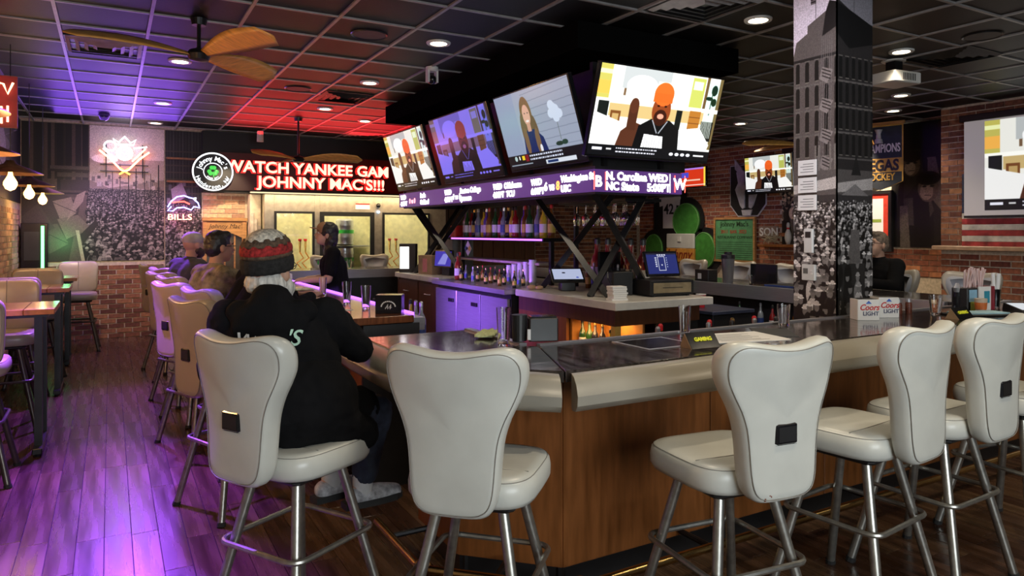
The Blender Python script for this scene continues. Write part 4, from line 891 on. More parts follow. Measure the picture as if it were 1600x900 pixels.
t = thing('spot_fixture', 'small grey hanging spotlight in front of the red ceiling', 'spotlight', (2.0, 11.3, 3.2)); obj('stem', B().tube([(0, 0, 0), (0, 0, -.06)], .01), M_blkmetal, t); obj('body', B().lathe([(.045, -.06), (.05, -.2), (.05, -.22)], 16), M_wh, t)
# projector
t = thing('projector', 'white ceiling projector on a short bracket right of the column', 'projector', (6.38, 3.96, 3.2), R(-6))
obj('ceiling_plate', B().lathe([(.11, 0), (.10, -.012)], 24), M_wh, t); obj('arm', B().box(-.05, .05, -.05, .05, -.11, -.012), M_blkmetal, t)
pb = obj('body', B().rbox(-.17, .19, -.14, .14, -.225, -.12, .015), M_wh, t); obj('lens', B().at((.2, .05, -.17), (0, R(90), 0)).lathe([(.035, 0), (.04, -.02)], 20), M_blkgl, pb)
for k in range(8): obj('vent_slit', B().box(-.06+k*.022, -.052+k*.022, -.143, -.139, -.205, -.14), M_blkgl, pb)
# fans
def fan(x, y, z, angs, label, L=.88, lampy=False):
    t = thing('ceiling_fan', label, 'ceiling fan', (x, y, z))
    obj('downrod', B().tube([(0, 0, .03), (0, 0, 3.2-z)], .014), M_blkmetal, t); obj('canopy', B().lathe([(.06, 3.2-z), (.05, 3.15-z)], 20), M_blkmetal, t)
    obj('motor', B().lathe([(.02, .05), (.07, .03), (.085, 0), (.07, -.04), (.02, -.05)], 24), M_blkmetal, t, smooth=True)
    for a in angs:
        rings = []
        for k in range(13):
            f = k/12; r = .06+f*(L-.06); w = (.03+.085*math.sin(min(1, f*1.25)*math.pi*.62))*(1 if f < .9 else math.sqrt(max(.02, 1-((f-.9)/.1)**2))); tw = -R(32-8*f); sag = .03*math.sin(f*3)
            ring = []
            for (u, v) in ((-1, 0), (-.5, .006), (.5, .006), (1, 0), (.5, -.004), (-.5, -.004)): ring.append((r, u*w*math.cos(tw)+.03*f, sag+u*w*math.sin(tw)+v))
            rings.append(ring)
        b = B().at((0, 0, 0), (0, 0, R(a))); b.loft(rings); obj('blade', b, M_fanw, t, smooth=2)
    return t
fan(.58, 5.77, 2.93, (-66, 40, 192), 'near ceiling fan with golden wooden blades at upper left')
fan(2.30, 10.1, 2.62, (-20, 95, 215), 'far ceiling fan in front of the red lettering')
fan(7.95, 6.1, 2.74, (-29, 88, 151), 'ceiling fan with thin golden blades mostly behind the column')
# ================================================================ PENDANTS OVER THE LEFT TABLES
M_shade = mat('rusty_metal_shade', (.16, .09, .05), .5, .5, noise=.3)
for k, (x, y, l) in enumerate(((-.74, 7.35, 'nearest cone pendant lamp with glowing bulb at the left edge'), (-.76, 9.2, 'middle cone pendant lamp over the left tables'), (-.76, 10.95, 'farthest and smallest cone pendant lamp over the left tables'), (-.74, 5.5, 'cone pendant lamp just outside the left edge'), (-.6, 3.6, 'cone pendant lamp nearest the camera, out of the frame'))):
    if k == 0:
        pd = thing('pendant_lamp', l, 'pendant lamp', (x, y, 2.10), 0, 'cone pendant lamps')
        obj('cord', B().tube([(0, 0, .10), (0, 0, 1.1)], .004, 6), M_blk, pd); obj('shade', B().lathe([(.03, .11), (.05, .08), (.235, .0), (.24, -.006), (.225, -.002), (.04, .07)], 32, caps=False), M_shade, pd, smooth=True)
        bl = obj('bulb', B().lathe([(.014, .02), (.02, -.02), (.05, -.075), (.052, -.10), (.035, -.135), (.004, -.15)], 20), mat('amber_glass_bulb', (1, .7, .4), .1, emit=(1, .50, .14), es=7, noise=0), pd, smooth=True)
        obj('filament', B().ball((0, 0, -.085), (.03, .03, .04)), E_amber, bl)
    else: dup(pd, (x, y, 2.10), 0, l)
    lamp('POINT', 'pendant_light', (x, y, 1.88), 9 if k < 3 else (34, 20)[k-3], (1, .55, .22), shadow_soft_size=.05)
# ================================================================ BACK WALL
def fit(o, width):
    xs_ = [v.co.x for v in o.data.vertices]; wd = max(xs_)-min(xs_); o.scale = (width/wd, 1, 1); return o
sg = thing('led_message_sign', 'red LED message board reading watch yankee gam johnny mac\'s', 'led sign', (0, 11.985, 0))
obj('board', B().box(1.50, 4.85, -.02, .01, 2.26, 2.86), mat('sign_board', (.015, .004, .004), .5, emit=(.5, 0, 0), es=.035, noise=0), sg)
for (s, x, z, wd, hh) in (('WATCH YANKEE GAM', 1.58, 2.565, 2.72, .25), ("JOHNNY MAC'S!!!", 2.08, 2.33, 2.16, .25)):
    fit(text(s, hh, (x, -.030, z), (R(90), 0, 0), E_redc, sg, 'led_letters', bold=.006, ext=.004), wd)
    fit(text(s, hh, (x-.012, -.024, z-.006), (R(90), 0, 0), E_redh, sg, 'letter_glow', bold=.020, ext=.001), wd+.024)
def arctext(s, cx, cz, r, a0, a1, size, m, parent, y, top=True):
    n = len(s)
    for i, ch in enumerate(s):
        if ch == ' ': continue
        a = a0+(a1-a0)*i/(n-1); rot = a-90 if top else a+90
        text(ch, size, (cx+r*math.cos(R(a)), y, cz+r*math.sin(R(a))), (R(90), -R(rot), 0), m, parent, 'letter', bold=.002, ext=.002, align='CENTER')
E_w2 = emat('white_sign_glow', (.95, .97, 1), 1.6)
lg = thing('round_logo_sign', 'round black and white lit sign with green shamrock in its centre', 'sign', (1.40, 11.92, 2.54))
obj('disc', B().at((0, .05, 0), (R(90), 0, 0)).lathe([(.3, .0), (.3, .05)], 48), M_blk, lg)
obj('outer_ring', B().tube([(.29*math.cos(R(a)), -.005, .29*math.sin(R(a))) for a in range(0, 360, 8)], .0125, 8, True), E_w2, lg, smooth=2); obj('inner_ring', B().tube([(.135*math.cos(R(a)), -.005, .135*math.sin(R(a))) for a in range(0, 360, 10)], .007, 6, True), E_w2, lg, smooth=2)
sh = B()
for a in (90, 210, 330):
    sh.ball((.05*math.cos(R(a))-.018*math.sin(R(a)), -.008, .012+.05*math.sin(R(a))+.018*math.cos(R(a))), (.032, .01, .032)); sh.ball((.05*math.cos(R(a))+.018*math.sin(R(a)), -.008, .012+.05*math.sin(R(a))-.018*math.cos(R(a))), (.032, .01, .032)); 
sh.tube([(0, -.008, .0), (.012, -.008, -.085)], .008, 6); obj('shamrock', sh, emat('green_sign', (.08, .8, .1), 1.0), lg)['kind'] = 'stuff'
arctext("Johnny Mac's", 0, 0, .175, 165, 20, .10, E_w2, lg, -.004); arctext('Henderson, NV', 0, 0, .265, 205, 335, .085, E_w2, lg, -.004, False); arctext('SINCE 2011', 0, 0, .118, 225, 315, .03, E_w2, lg, -.004, False)
def neon(name, label, loc, parts):
    t = thing(name, label, 'neon sign', loc)
    for nm, pts, m, r in parts: obj(nm, B().tube([(a, 0, b_) for a, b_ in pts], r, 7), m, t, smooth=2)
    return t
def circ(cx, cz, rx, rz, a0, a1, n=12): return [(cx+rx*math.cos(R(a0+(a1-a0)*k/n)), cz+rz*math.sin(R(a0+(a1-a0)*k/n))) for k in range(n+1)]
E_nw = emat('white_neon', (.85, .85, 1), 3.2); E_nr = emat('coral_neon', (1, .28, .15), 8)
nt = neon('neon_sign', 'large crowned neon sign glowing white and orange on the far left wall', (.19, 12.10, 2.72), [
    ('tube', [(-.12, .19), (-.15, .27), (-.08, .22), (0, .31), (.08, .22), (.15, .27), (.12, .19), (-.12, .19)], E_nw, .013), ('tube', circ(-.19, .16, .075, .07, 0, 350), E_nw, .013), ('tube', circ(0, .06, .10, .10, 0, 350), E_nw, .015), ('tube', [(-.06, .0), (-.06, .12), (0, .04), (.06, .12), (.06, 0)], E_nw, .012),
    ('tube', [(-.33, .09), (-.20, -.02), (-.05, -.19), (.0, -.21)], E_nr, .014), ('tube', [(.33, .09), (.20, -.02), (.05, -.19), (0, -.21)], E_nr, .014), ('tube', [(-.28, .12), (-.1, -.06)], E_nw, .012), ('tube', [(.28, .14), (.1, -.06)], E_nr, .012), ('tube', [(.12, .14), (.3, .17)], E_nw, .012), ('tube', [(-.07, -.16), (.07, -.26)], E_orange, .013), ('tube', [(.07, -.16), (-.07, -.26)], E_orange, .013)])
obj('wire_frame', B().box(-.32, .32, .05, .06, -.12, -.105).box(-.25, -.235, .05, .06, -.3, .2).box(.235, .25, .05, .06, -.3, .2).box(-.32, .32, .05, .06, -.22, -.205), M_blkmetal, nt)
lamp('POINT', 'neon_glow', (.19, 11.75, 2.72), 12, (.62, .42, 1), shadow_soft_size=.15)
nb = neon('neon_sign', 'neon charging buffalo in blue and red over red lettering bills', (1.0, 12.06, 2.02), [
    ('tube', [(-.23, -.04), (-.18, .05), (-.10, .12), (0, .14), (.08, .11), (.13, .10), (.20, .03), (.22, -.04), (.14, -.03), (.10, -.08), (.0, -.04), (-.1, -.05), (-.16, -.10), (-.23, -.10), (-.18, -.03)], E_blue, .010), ('tube', [(-.2, .03), (.0, .05), (.08, .01)], E_red, .011), ('tube', [(.13, .10), (.17, .11), (.16, .06)], emat('ice_neon', (.8, .85, 1), 6), .009)])
text('BILLS', .125, (-.235, 0, -.235), (R(90), 0, 0), E_nr, nb, 'lettering', bold=.001, ext=.004, sx=1.25)
lamp('POINT', 'neon_glow', (1.0, 11.8, 1.9), 6, (1, .18, .5), shadow_soft_size=.1)
# red neon pair at the left edge
nn = neon('neon_sign', 'red neon lettering cut off by the left edge, above the pendants', (-.93, 6.9, 2.72), [('tube', [(-.1, -.02), (-.1, .2), (-.02, .12), (.06, .15), (.10, .14), (.13, .03), (.17, .16)], E_nr, .010), ('tube', [(-.1, -.14), (-.02, -.18), (.06, -.20)], E_nr, .010), ('tube', [(.085, -.11), (.085, -.3)], E_nr, .009), ('tube', [(.13, -.10), (.13, -.28)], E_nr, .009)])
nn.location = (-.83, 6.9, 2.68); nn.scale = (.9, .9, .72); obj('backing', B().box(-.2, .20, .03, .05, -.34, .24), mat('dark_red_backing', (.10, .003, .003), .5), nn)
lamp('POINT', 'neon_glow', (-.83, 6.7, 2.70), 3, (1, .08, .05), shadow_soft_size=.1)
t = thing('jukebox', 'black cabinet edged by a vertical green light bar by the far left wall', 'jukebox', (-.86, 12.0, 0)); obj('cabinet', B().rbox(-.22, .10, -.15, .15, 0, 1.72, .01), M_blkgl, t); obj('light_bar', B().box(.02, .055, -.175, -.15, .9, 1.68), E_green, t); obj('screen', B().box(-.18, .0, -.156, -.15, 1.2, 1.6), M_blk, t)
lamp('POINT', 'green_glow', (-.6, 11.95, 1.45), 5, (.15, 1, .3), shadow_soft_size=.1)
# wooden door with arched top
d1 = struct(obj('door_1', B().box(1.30, 1.90, 12.14, 12.19, 0, 1.80), mat('dark_door_glass', (.06, .045, .03), .3)))
M_oak = mat('golden_oak', (.42, .22, .08), .45, noise=.2, nscale=6, stretch=(1, 1, 8))
obj('jamb', B().rbox(1.27, 1.33, 12.08, 12.14, 0, 1.81, .006), M_oak, d1); obj('jamb', B().rbox(1.86, 1.93, 12.08, 12.14, 0, 1.81, .006), M_oak, d1); obj('head_rail', B().rbox(1.26, 1.94, 12.06, 12.14, 1.77, 1.82, .006), M_oak, d1)
ar = [(1.33, 1.77), (1.33, 1.50)]+[(1.33+.53*k/8, 1.50+.09*math.sin(math.pi*k/8)) for k in range(1, 8)]+[(1.86, 1.50), (1.86, 1.77)]
b = B(); b.loft([[(x, 12.09, z) for x, z in ar], [(x, 12.14, z) for x, z in ar]]); hd = obj('arched_header', b, M_oak, d1)
text("Johnny Mac's", .10, (1.36, 12.086, 1.655), (R(90), 0, 0), mat('burnt_lettering', (.05, .02, .01), .6), d1, 'lettering', shear=.3)
for x in (1.45, 1.6, 1.75): obj('glazing_bar', B().box(x-.012, x+.012, 12.115, 12.135, 0, 1.56), M_oak, d1)
# pale stone pier and the steel cooler front
st = struct(obj('trim_pier', B().rbox(1.95, 2.12, 11.9, 12.18, 0, 2.2, .01), mat('pale_plaster', (.52, .45, .36), .8, noise=.2, nscale=8, bump=.4)))
t = thing('towel_rack', 'pale hanging cloths and a small red tag on the pier beside the wooden door', 'cloth', (2.03, 11.88, 0))
for k in range(3): obj('cloth', B().loft([[(-.07+k*.05, -.01, z), (-.03+k*.05, -.02-.004*k, z), (-.02+k*.05, .0, z), (-.065+k*.05, .01, z)] for z in (1.2, 1.45-.1*k, 1.9-.1*k)]), mat('dusty_cloth', (.5, .45, .40), .9, noise=.3, nscale=9), t)
obj('red_tag', B().box(-.02, .04, -.03, -.022, 1.36, 1.46), M_red, t)
wc = thing('walk_in_cooler', 'stainless walk-in cooler front with lit glass doors behind the bartender', 'cooler', (0, 11.72, 0))
XS = [(2.14, 2.29), (2.93, 3.02), (3.95, 4.10), (4.98, 5.3)]
for a, b_ in XS: obj('steel_panel', B().rbox(a, b_, 0, .04, 0, 2.2, .003), mat('warm_steel_panel', (.40, .36, .30), .4, .5, noise=.1), wc)
for a, b_ in ((2.29, 2.93), (3.02, 3.95), (4.10, 4.98)): obj('steel_panel', B().rbox(a, b_, 0, .04, 1.93, 2.2, .003), MATS['warm_steel_panel'], wc)
obj('shell', B().box(2.14, 5.3, .44, .46, 0, 2.2).box(2.14, 2.17, .04, .44, 0, 2.2).box(5.27, 5.3, .04, .44, 0, 2.2).box(2.17, 5.27, .04, .44, 2.14, 2.18).box(2.17, 5.27, .04, .44, .0, .08), mat('cream_cooler_lining', (.62, .58, .38), .6), wc)
obj('divider', B().box(2.96, 2.98, .04, .44, .08, 2.14).box(4.02, 4.04, .04, .44, .08, 2.14), MATS['cream_cooler_lining'], wc)
for k, (a, b_) in enumerate(((2.29, 2.93), (3.02, 3.95), (4.10, 4.98))):
    f = .035 if k != 1 else .07; d_ = obj('door_frame', B().box(a, b_, -.02, .02, 1.93-f, 1.93).box(a, a+f, -.02, .02, .1, 1.93-f).box(b_-f, b_, -.02, .02, .1, 1.93-f).box(a, b_, -.02, .02, .06, .1), M_blk, wc); obj('pane', B().box(a+f, b_-f, -.002, .002, .1, 1.93-f), M_glass, d_)
    lamp('AREA', 'cooler_light', ((a+b_)/2, 11.82, 2.1), (85, 55, 45)[k], (1, .92, .62), ((a+b_)/2, 12.0, 1.1), shape='RECTANGLE', size=.5, size_y=.1)
obj('small_sign', B().box(3.62, 3.87, -.008, -.001, 1.98, 2.08), M_paper, wc); obj('red_strip', B().box(3.62, 3.87, -.010, -.008, 2.06, 2.08), M_red, wc)
t = thing('sensor', 'little black sensor with a blue light on the steel front', 'sensor', (4.02, 11.70, 1.99)); obj('body', B().ball((0, 0, .06), .04), M_blkgl, t, smooth=True); obj('blue_light', B().ball((0, -.01, -.05), .02), emat('blue_led', (.3, .6, 1), 8), t)
kg = thing('keg', 'steel keg', 'keg', (3.5, 11.95, .9)); obj('barrel', B().lathe([(.12, 0), (.15, .02), (.15, .12), (.157, .14), (.15, .16), (.15, .32), (.157, .34), (.15, .36), (.15, .42), (.11, .45)], 24), M_steel, kg, smooth=True); obj('label_band', B().lathe([(.1585, .2), (.1585, .26)], 24, caps=False), M_green, kg)
kg['label'] = 'steel keg with green band on the lower rack of the middle cooler door'; dup(kg, (3.5, 11.95, 1.37), 0, 'steel keg with green band on the upper rack of the middle cooler door')
obj('rack', B().box(3.05, 3.92, .08, .42, 1.345, 1.36).box(3.05, 3.92, .08, .42, .87, .89), M_steel, wc)
for i, x in enumerate((2.42, 2.52, 2.74, 2.83, 4.3, 4.42)):
    if i == 0:
        rb = thing('keg_coupler', '-', 'keg coupler', (x, 11.92, 1.38), 0, 'red-topped couplers in the cooler'); obj('tap_body', B().lathe([(.012, -.12), (.02, 0), (.02, .06)], 12), M_gold, rb); obj('red_cap', B().lathe([(.022, .06), (.03, .08), (.028, .10)], 12), M_red, rb); obj('hose', B().tube([(0, 0, -.12), (.06, 0, -.22), (-.05, 0, -.3), (.03, 0, -.4)], .012), mat('copper', (.6, .25, .08), .3, .9), rb); q = rb
        rb['label'] = 'red-capped brass coupler with curled copper hose behind cooler glass'
    else: dup(rb, (x, 11.92, 1.38))
# panelled dark wall and shelves behind the screens
for k in range(9): obj('wall_panel', B().rbox(5.32+k*.24, 5.55+k*.24, 12.16, 12.195, 0, 2.2, .004), M_wood2, wb)
# ================================================================ RIGHT WALL
def frame(t, w_, h_, d=.04, f=.04, m=None): obj('frame', B().box(-d, 0, -w_/2, w_/2, h_/2-f, h_/2).box(-d, 0, -w_/2, w_/2, -h_/2, -h_/2+f).box(-d, 0, -w_/2, -w_/2+f, -h_/2+f, h_/2-f).box(-d, 0, w_/2-f, w_/2, -h_/2+f, h_/2-f), m, t)
RZ = R(-90)
t = thing('framed_jersey', 'framed white number 42 jersey above the green shamrock', 'framed jersey', (10.18, 11.15, 2.03)); frame(t, .95, .86, .05, .05, M_blk); obj('backing', B().box(-.02, 0, -.43, .43, -.38, .38), M_blk, t)
js = [(-.2, -.36), (.2, -.36), (.2, .12), (.3, .1), (.32, .28), (.16, .36), (.06, .345), (-.06, .345), (-.16, .36), (-.32, .28), (-.3, .1), (-.2, .12)]
b = B(); b.loft([[(-.035, -x, z) for x, z in js], [(-.022, -x, z) for x, z in js]]); jr = obj('jersey', b, M_paper, t); text('42', .30, (-.037, .17, -.06), (R(90), 0, RZ), M_blk, t, 'number', bold=.006)
t = thing('television', 'small television with orange picture peeping out right of the ticker', 'television', (10.05, 10.4, 2.68)); obj('casing', B().rbox(0, .05, -.38, .38, -.2, .2, .005), M_blkgl, t); 
Io = Img(160, 90, (.85, .22, .10)); Io.rect(0, 0, 160, 8, (.7, .5, .9)); Io.rect(15, 20, 60, 45, (.3, .3, .8)); Io.rect(30, 55, 130, 62, (.95, .8, .7)); Io.rect(150, 0, 160, 90, (1, .85, .3)); Io.rect(0, 80, 160, 84, (1, .9, .85))
slab_print('picture', (-.001, .365, -.185), (0, -1, 0), (0, 0, 1), .73, .37, .001, imat('orange_picture', Io.bpy('orange_picture'), es=1.0), M_blk, t)
# shamrock with barrel
sm = thing('shamrock_sign', 'big green shamrock wall cut-out edged black with a barrel at its centre', 'wall sign', (10.17, 10.35, 0))
M_sg = mat('shamrock_green', (.06, .26, .04), .55); M_sgl = mat('pale_green_edge', (.16, .38, .12), .5)
for (y, z, rx, rz_) in ((.30, 1.82, .38, .36), (1.27, 1.22, .28, .33), (-.20, 1.23, .30, .36)):
    obj('black_edge', B().at((-.01, y, z), (0, R(90), 0)).lathe([(max(rx, rz_)+.10, -.01), (max(rx, rz_)+.10, .01)], 28), M_blk, sm)
    q = B(); q.loft([[(xx, y+rx*s*math.cos(R(a*10)), z+rz_*s*math.sin(R(a*10))) for a in range(36)] for s, xx in ((1.0, -.025), (1.0, -.05), (.94, -.055))]); obj('leaf', q, M_sg, sm)
    obj('leaf_rim', B().tube([(-.055, y+rx*.97*math.cos(R(a*12)), z+rz_*.97*math.sin(R(a*12))) for a in range(30)], .010, 6, True), M_sgl, sm)
obj('leaf_web', B().box(-.03, -.012, -.1, 1.2, 1.0, 1.6), M_blk, sm); obj('barrel_top', B().rbox(-.12, -.06, -.0, .80, 1.26, 1.56, .02), M_wh, sm); obj('barrel_band', B().rbox(-.121, -.06, -.0, .80, .98, 1.26, .01), mat('amber_barrel', (.62, .28, .05), .5), sm)
text('Johnny', .26, (-.123, .78, 1.06), (R(90), 0, RZ), mat('dark_red_lettering', (.25, .03, .01), .6), sm, 'lettering', bold=.004, shear=.3); obj('thermostat', B().box(-.14, -.12, .36, .44, 1.40, 1.50), M_paper, sm)
# green board
t = thing('menu_board', 'green chalk menu board in a wooden frame left of the column', 'menu board', (10.17, 9.39, 1.45)); frame(t, 1.0, .84, .05, .04, M_oak); obj('board', B().box(-.03, 0, -.47, .47, -.39, .39), mat('board_green', (.09, .28, .12), .6), t)
M_dk = mat('board_ink', (.02, .05, .02), .6)
text("Johnny Mac's", .13, (-.032, .34, .25), (R(90), 0, RZ), M_dk, t, 'lettering', bold=.002); text('2011  BAR  2023', .09, (-.032, .33, .12), (R(90), 0, RZ), M_red, t, 'lettering'); text('RESTAURANT COMPANY', .075, (-.032, .42, .02), (R(90), 0, RZ), M_dk, t, 'lettering')
for k in range(9): obj('ruled_line', B().box(-.033, -.03, -.42, .42, -.05-k*.04, -.044-k*.04), M_dk, t)
# horse shield
t = thing('horse_shield', 'black shield with silver horse head and letter H on brick', 'wall sign', (10.17, 9.08, 2.40)); 
sh_ = [(-.40, .42), (.40, .42), (.40, -.30), (.22, -.50), (-.22, -.50), (-.40, -.30)]
def plate(poly, x0, x1, m, nm, par): b = B(); b.loft([[(x1, -u, z) for u, z in poly], [(x0, -u, z) for u, z in poly]]); return obj(nm, b, m, par)
M_sil = mat('silver_paint', (.52, .51, .55), .5)
plate([(u*1.06, z*1.05) for u, z in sh_], -.012, 0, M_sil, 'silver_border', t); plate(sh_, -.025, -.012, M_blk, 'shield', t)
for s in (-1, 1):
    plate([(s*.05, .30), (s*.13, .36), (s*.24, .30), (s*.20, .10), (s*.27, -.02), (s*.15, -.32), (s*.10, -.38), (s*.05, -.36)][::s], -.05, -.025, M_sil, 'horse_cheek', t)
    plate([(s*.10, .36), (s*.28, .55), (s*.27, .36), (s*.2, .30)][::s], -.055, -.025, M_sil, 'ear', t)
plate([(-.05, .06), (.05, .06), (.05, -.04), (-.05, -.04)], -.05, -.025, M_sil, 'h_bar', t); plate([(-.12, -.40), (.12, -.40), (.09, -.50), (-.09, -.50)], -.05, -.025, M_sil, 'muzzle', t); plate([(-.03, .34), (.03, .34), (.0, .46)], -.05, -.025, M_sil, 'forelock', t)
screen('small wall television beside the column showing part of the man in beanie', (9.75, 8.75, 2.27), (0, -1, 0), R(4), .98, .62, img_man, 1.0)
obj('lettering_panel', B().box(10.165, 10.19, 8.42, 8.84, 1.50, 1.70), mat('grey_letter_ground', (.25, .17, .13), .8), wr); text('SON', .20, (10.163, 8.82, 1.53), (R(90), 0, RZ), M_paper, wr, 'lettering', bold=.004)
t = thing('bowling_pin', 'white bowling pin with a red collar on the wall shelf left of the column', 'bowling pin', (10.1, 8.15, 1.381)); obj('pin', B().lathe([(.03, 0), (.058, .11), (.05, .19), (.022, .26), (.028, .33), (.02, .37), (.002, .38)], 20), M_wh, t, smooth=2); obj('red_collar', B().lathe([(.0225, .255), (.024, .275), (.0275, .29)], 20, caps=False), M_red, t)
t = thing('straw_pile', 'heap of pale shredded straw on the wall shelf left of the pin', 'decoration', (10.1, 8.5, 1.381)); b = B(); r_ = random.Random(3)
for k in range(70): a = r_.uniform(0, 6.3); b.tube([(r_.uniform(-.05, .05), r_.uniform(-.16, .16), r_.uniform(0, .12)), (r_.uniform(-.05, .05), r_.uniform(-.2, .2), r_.uniform(.0, .2))], .004, 4)
t2 = obj('strands', b, mat('straw', (.45, .38, .26), .9), t); t2['kind'] = 'stuff'
# red-framed poster, banner
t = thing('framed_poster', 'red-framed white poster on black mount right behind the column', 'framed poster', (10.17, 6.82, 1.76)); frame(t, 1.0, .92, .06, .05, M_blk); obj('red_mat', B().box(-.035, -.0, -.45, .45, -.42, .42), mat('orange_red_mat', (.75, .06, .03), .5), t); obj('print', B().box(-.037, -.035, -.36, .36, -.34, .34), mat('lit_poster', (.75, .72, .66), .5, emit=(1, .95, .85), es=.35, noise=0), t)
obj('green_caption', B().box(-.039, -.037, -.33, -.05, -.02, .03), mat('lime_print', (.4, .55, .1), .6), t)
lamp('SPOT', 'picture_fill', (9.3, 6.7, 3.1), 160, (1, .8, .55), (10.2, 6.5, 1.9), spot_size=R(60), spot_blend=.6, shadow_soft_size=.05)  # spot without a fitting, added to brighten the mural and poster
t = thing('banner', 'navy and gold hanging banner with white lettering champions right of the column', 'banner', (9.72, 6.24, 0), R(12)); bp = [(-.29, 3.12), (.29, 3.12), (.29, 2.32), (0, 2.20), (-.29, 2.32)]
M_nv = mat('navy_cloth', (.025, .032, .05), .8); M_gd = mat('gold_cloth', (.55, .32, .07), .8)
def bpl(poly, x0, x1, m, nm): b = B(); b.loft([[(x1, -u, z) for u, z in poly], [(x0, -u, z) for u, z in poly]]); return obj(nm, b, m, t)
bpl([(u*1.06, z if z < 3 else 3.17) for u, z in bp], 0, .008, M_gd, 'gold_border'); bpl(bp, -.004, 0, M_nv, 'cloth'); bpl([(-.29, 2.46), (.29, 2.46), (.29, 2.66), (-.29, 2.66)], -.007, -.004, M_gd, 'gold_band')
fit(text('CHAMPIONS', .17, (-.008, .27, 2.75), (R(90), 0, RZ), M_paper, t, 'lettering', bold=.004), .54); fit(text('VEGAS', .22, (-.010, .265, 2.485), (R(90), 0, RZ), M_blk, t, 'lettering', bold=.008), .53); fit(text('HOCKEY', .14, (-.008, .22, 2.345), (R(90), 0, RZ), M_gd, t, 'lettering', bold=.004), .42)
cp = obj('cup_emblem', B().at((-.012, .02, 2.88)).lathe([(.06, 0), (.05, .06), (.035, .07), (.03, .14), (.055, .2)], 16), M_sil, t, smooth=True)
obj('wood_batten', B().rbox(-.02, .02, -.33, .33, 3.14, 3.185, .004), M_oak, t)
# flag and projection screen on the near right wall
t = thing('plank_flag', 'wooden plank flag with red and white stripes under the projection screen', 'flag', (9.372, 4.92, 0))
M_fr = mat('worn_red_plank', (.30, .03, .03), .7, noise=.3, nscale=9); M_fw = mat('worn_white_plank', (.50, .47, .42), .7, noise=.2, nscale=9); M_fb = mat('navy_plank', (.02, .03, .07), .7)
for k in range(13):
    z = 2.33-(k+1)*.071; m = M_fr if k % 2 == 0 else M_fw
    if k < 7: obj('blue_plank', B().rbox(-.02, .0, -.75, 0, z, z+.069, .003), M_fb, t); obj('stripe_plank', B().rbox(-.02, .0, -1.85, -.752, z, z+.069, .003), m, t)
    else: obj('stripe_plank', B().rbox(-.02, .0, -1.85, 0, z, z+.069, .003), m, t)
for k in range(5): obj('star', B().at((-.022, -.06-(k % 2)*.04, 1.90+k*.085), (0, R(-90), 0)).lathe([(.018, 0), (.018, .002)], 5), M_paper, t)
t = thing('projection_screen', 'wide grey projection screen with washed out picture at the right edge', 'projection screen', (9.30, 4.86, 1.80)); obj('screen_cloth', B().rbox(-.01, .01, -2.6, 0, 0, 1.17, .002), mat('grey_screen_cloth', (.30, .28, .28), .7, emit=(.30, .27, .27), es=.6, noise=0), t); obj('roller_case', B().rbox(-.04, .04, -2.65, .05, 1.17, 1.25, .01), M_blk, t); obj('weight_bar', B().rbox(-.02, .02, -2.6, 0, -.03, 0, .005), M_blk, t)
slab_print('picture', (-.012, -.24, .06), (0, -1, 0), (0, 0, 1), 1.92, 1.09, .001, imat('projected_picture', img_man, es=.95), M_blk, t)
for k in range(3):
    if k == 0: ntc = thing('framed_notice', 'uppermost of the three white notices on the column', 'notice', (3.975, 3.06, 1.97), 0, 'notices on the column'); obj('sheet', B().rbox(0, .008, -.07, .07, 0, .10, .002), M_paper, ntc); [obj('print_line', B().box(-.001, 0, -.05, .05-.02*(j % 2), .02+j*.017, .025+j*.017), mat('grey_print', (.25, .25, .25), .7, noise=0), ntc) for j in range(4)]
    else: dup(ntc, (3.975, 3.06, 1.97-.115*k), 0, ('', 'middle of the three white notices on the column', 'lowest of the three white notices on the column')[k])
t = thing('thermostat', 'upper slim white wall control with dark display on the column', 'thermostat', (3.972, 3.05, 1.46)); obj('case', B().rbox(0, .02, -.035, .035, 0, .16, .006), M_wh, t); obj('display', B().box(-.002, 0, -.02, .02, .10, .14), M_blk, t)
t = thing('thermostat', 'lower squarish white thermostat with grey display on the column', 'thermostat', (3.972, 3.05, 1.28)); obj('case', B().rbox(0, .02, -.052, .052, 0, .105, .006), M_wh, t); obj('display', B().box(-.002, 0, -.0, .035, .045, .08), mat('lcd', (.12, .13, .12), .3), t)
obj('button', B().box(-.004, 0, -.035, -.02, .04, .05).box(-.004, 0, -.035, -.02, .06, .07), M_paper, t)

struct(obj('trim_header_lip', B().box(1.95, 4.95, 11.5, 12.0, 2.226, 2.25), MATS['header_black']))
us = tag(obj('added_header_strip', B().rbox(1.9, 4.9, 11.55, 11.60, 2.205, 2.225, .003), emat('warm_strip', (1, .78, .45), 1.2)), 'thin warm glowing strip added under the black sign header', 'lamp')  # strip and the area light after it are added to warm this wall
lamp('AREA', 'under_header_fill', (3.0, 11.5, 2.19), 30, (1, .74, .42), (3.0, 11.72, 1.2), shape='RECTANGLE', size=3.4, size_y=.08)
lamp('SPOT', 'brick_fill', (1.55, 11.2, 2.9), 140, (1, .78, .5), (1.65, 12.2, 1.9), spot_size=R(50), spot_blend=.7, shadow_soft_size=.05)  # added spot without a fitting, warms the bricks over the door
lamp('SPOT', 'mural_fill', (-.2, 9.9, 3.1), 170, (1, .80, .6), (-.0, 12.2, 1.3), spot_size=R(58), spot_blend=.7, shadow_soft_size=.05)  # added spot without a fitting, lifts the crowd mural
lamp('SPOT', 'column_fill', (2.5, 2.0, 3.1), 150, (.95, .92, 1), (4.0, 3.0, 2.4), spot_size=R(55), spot_blend=.8, shadow_soft_size=.05)  # added spot without a fitting, brightens the column print
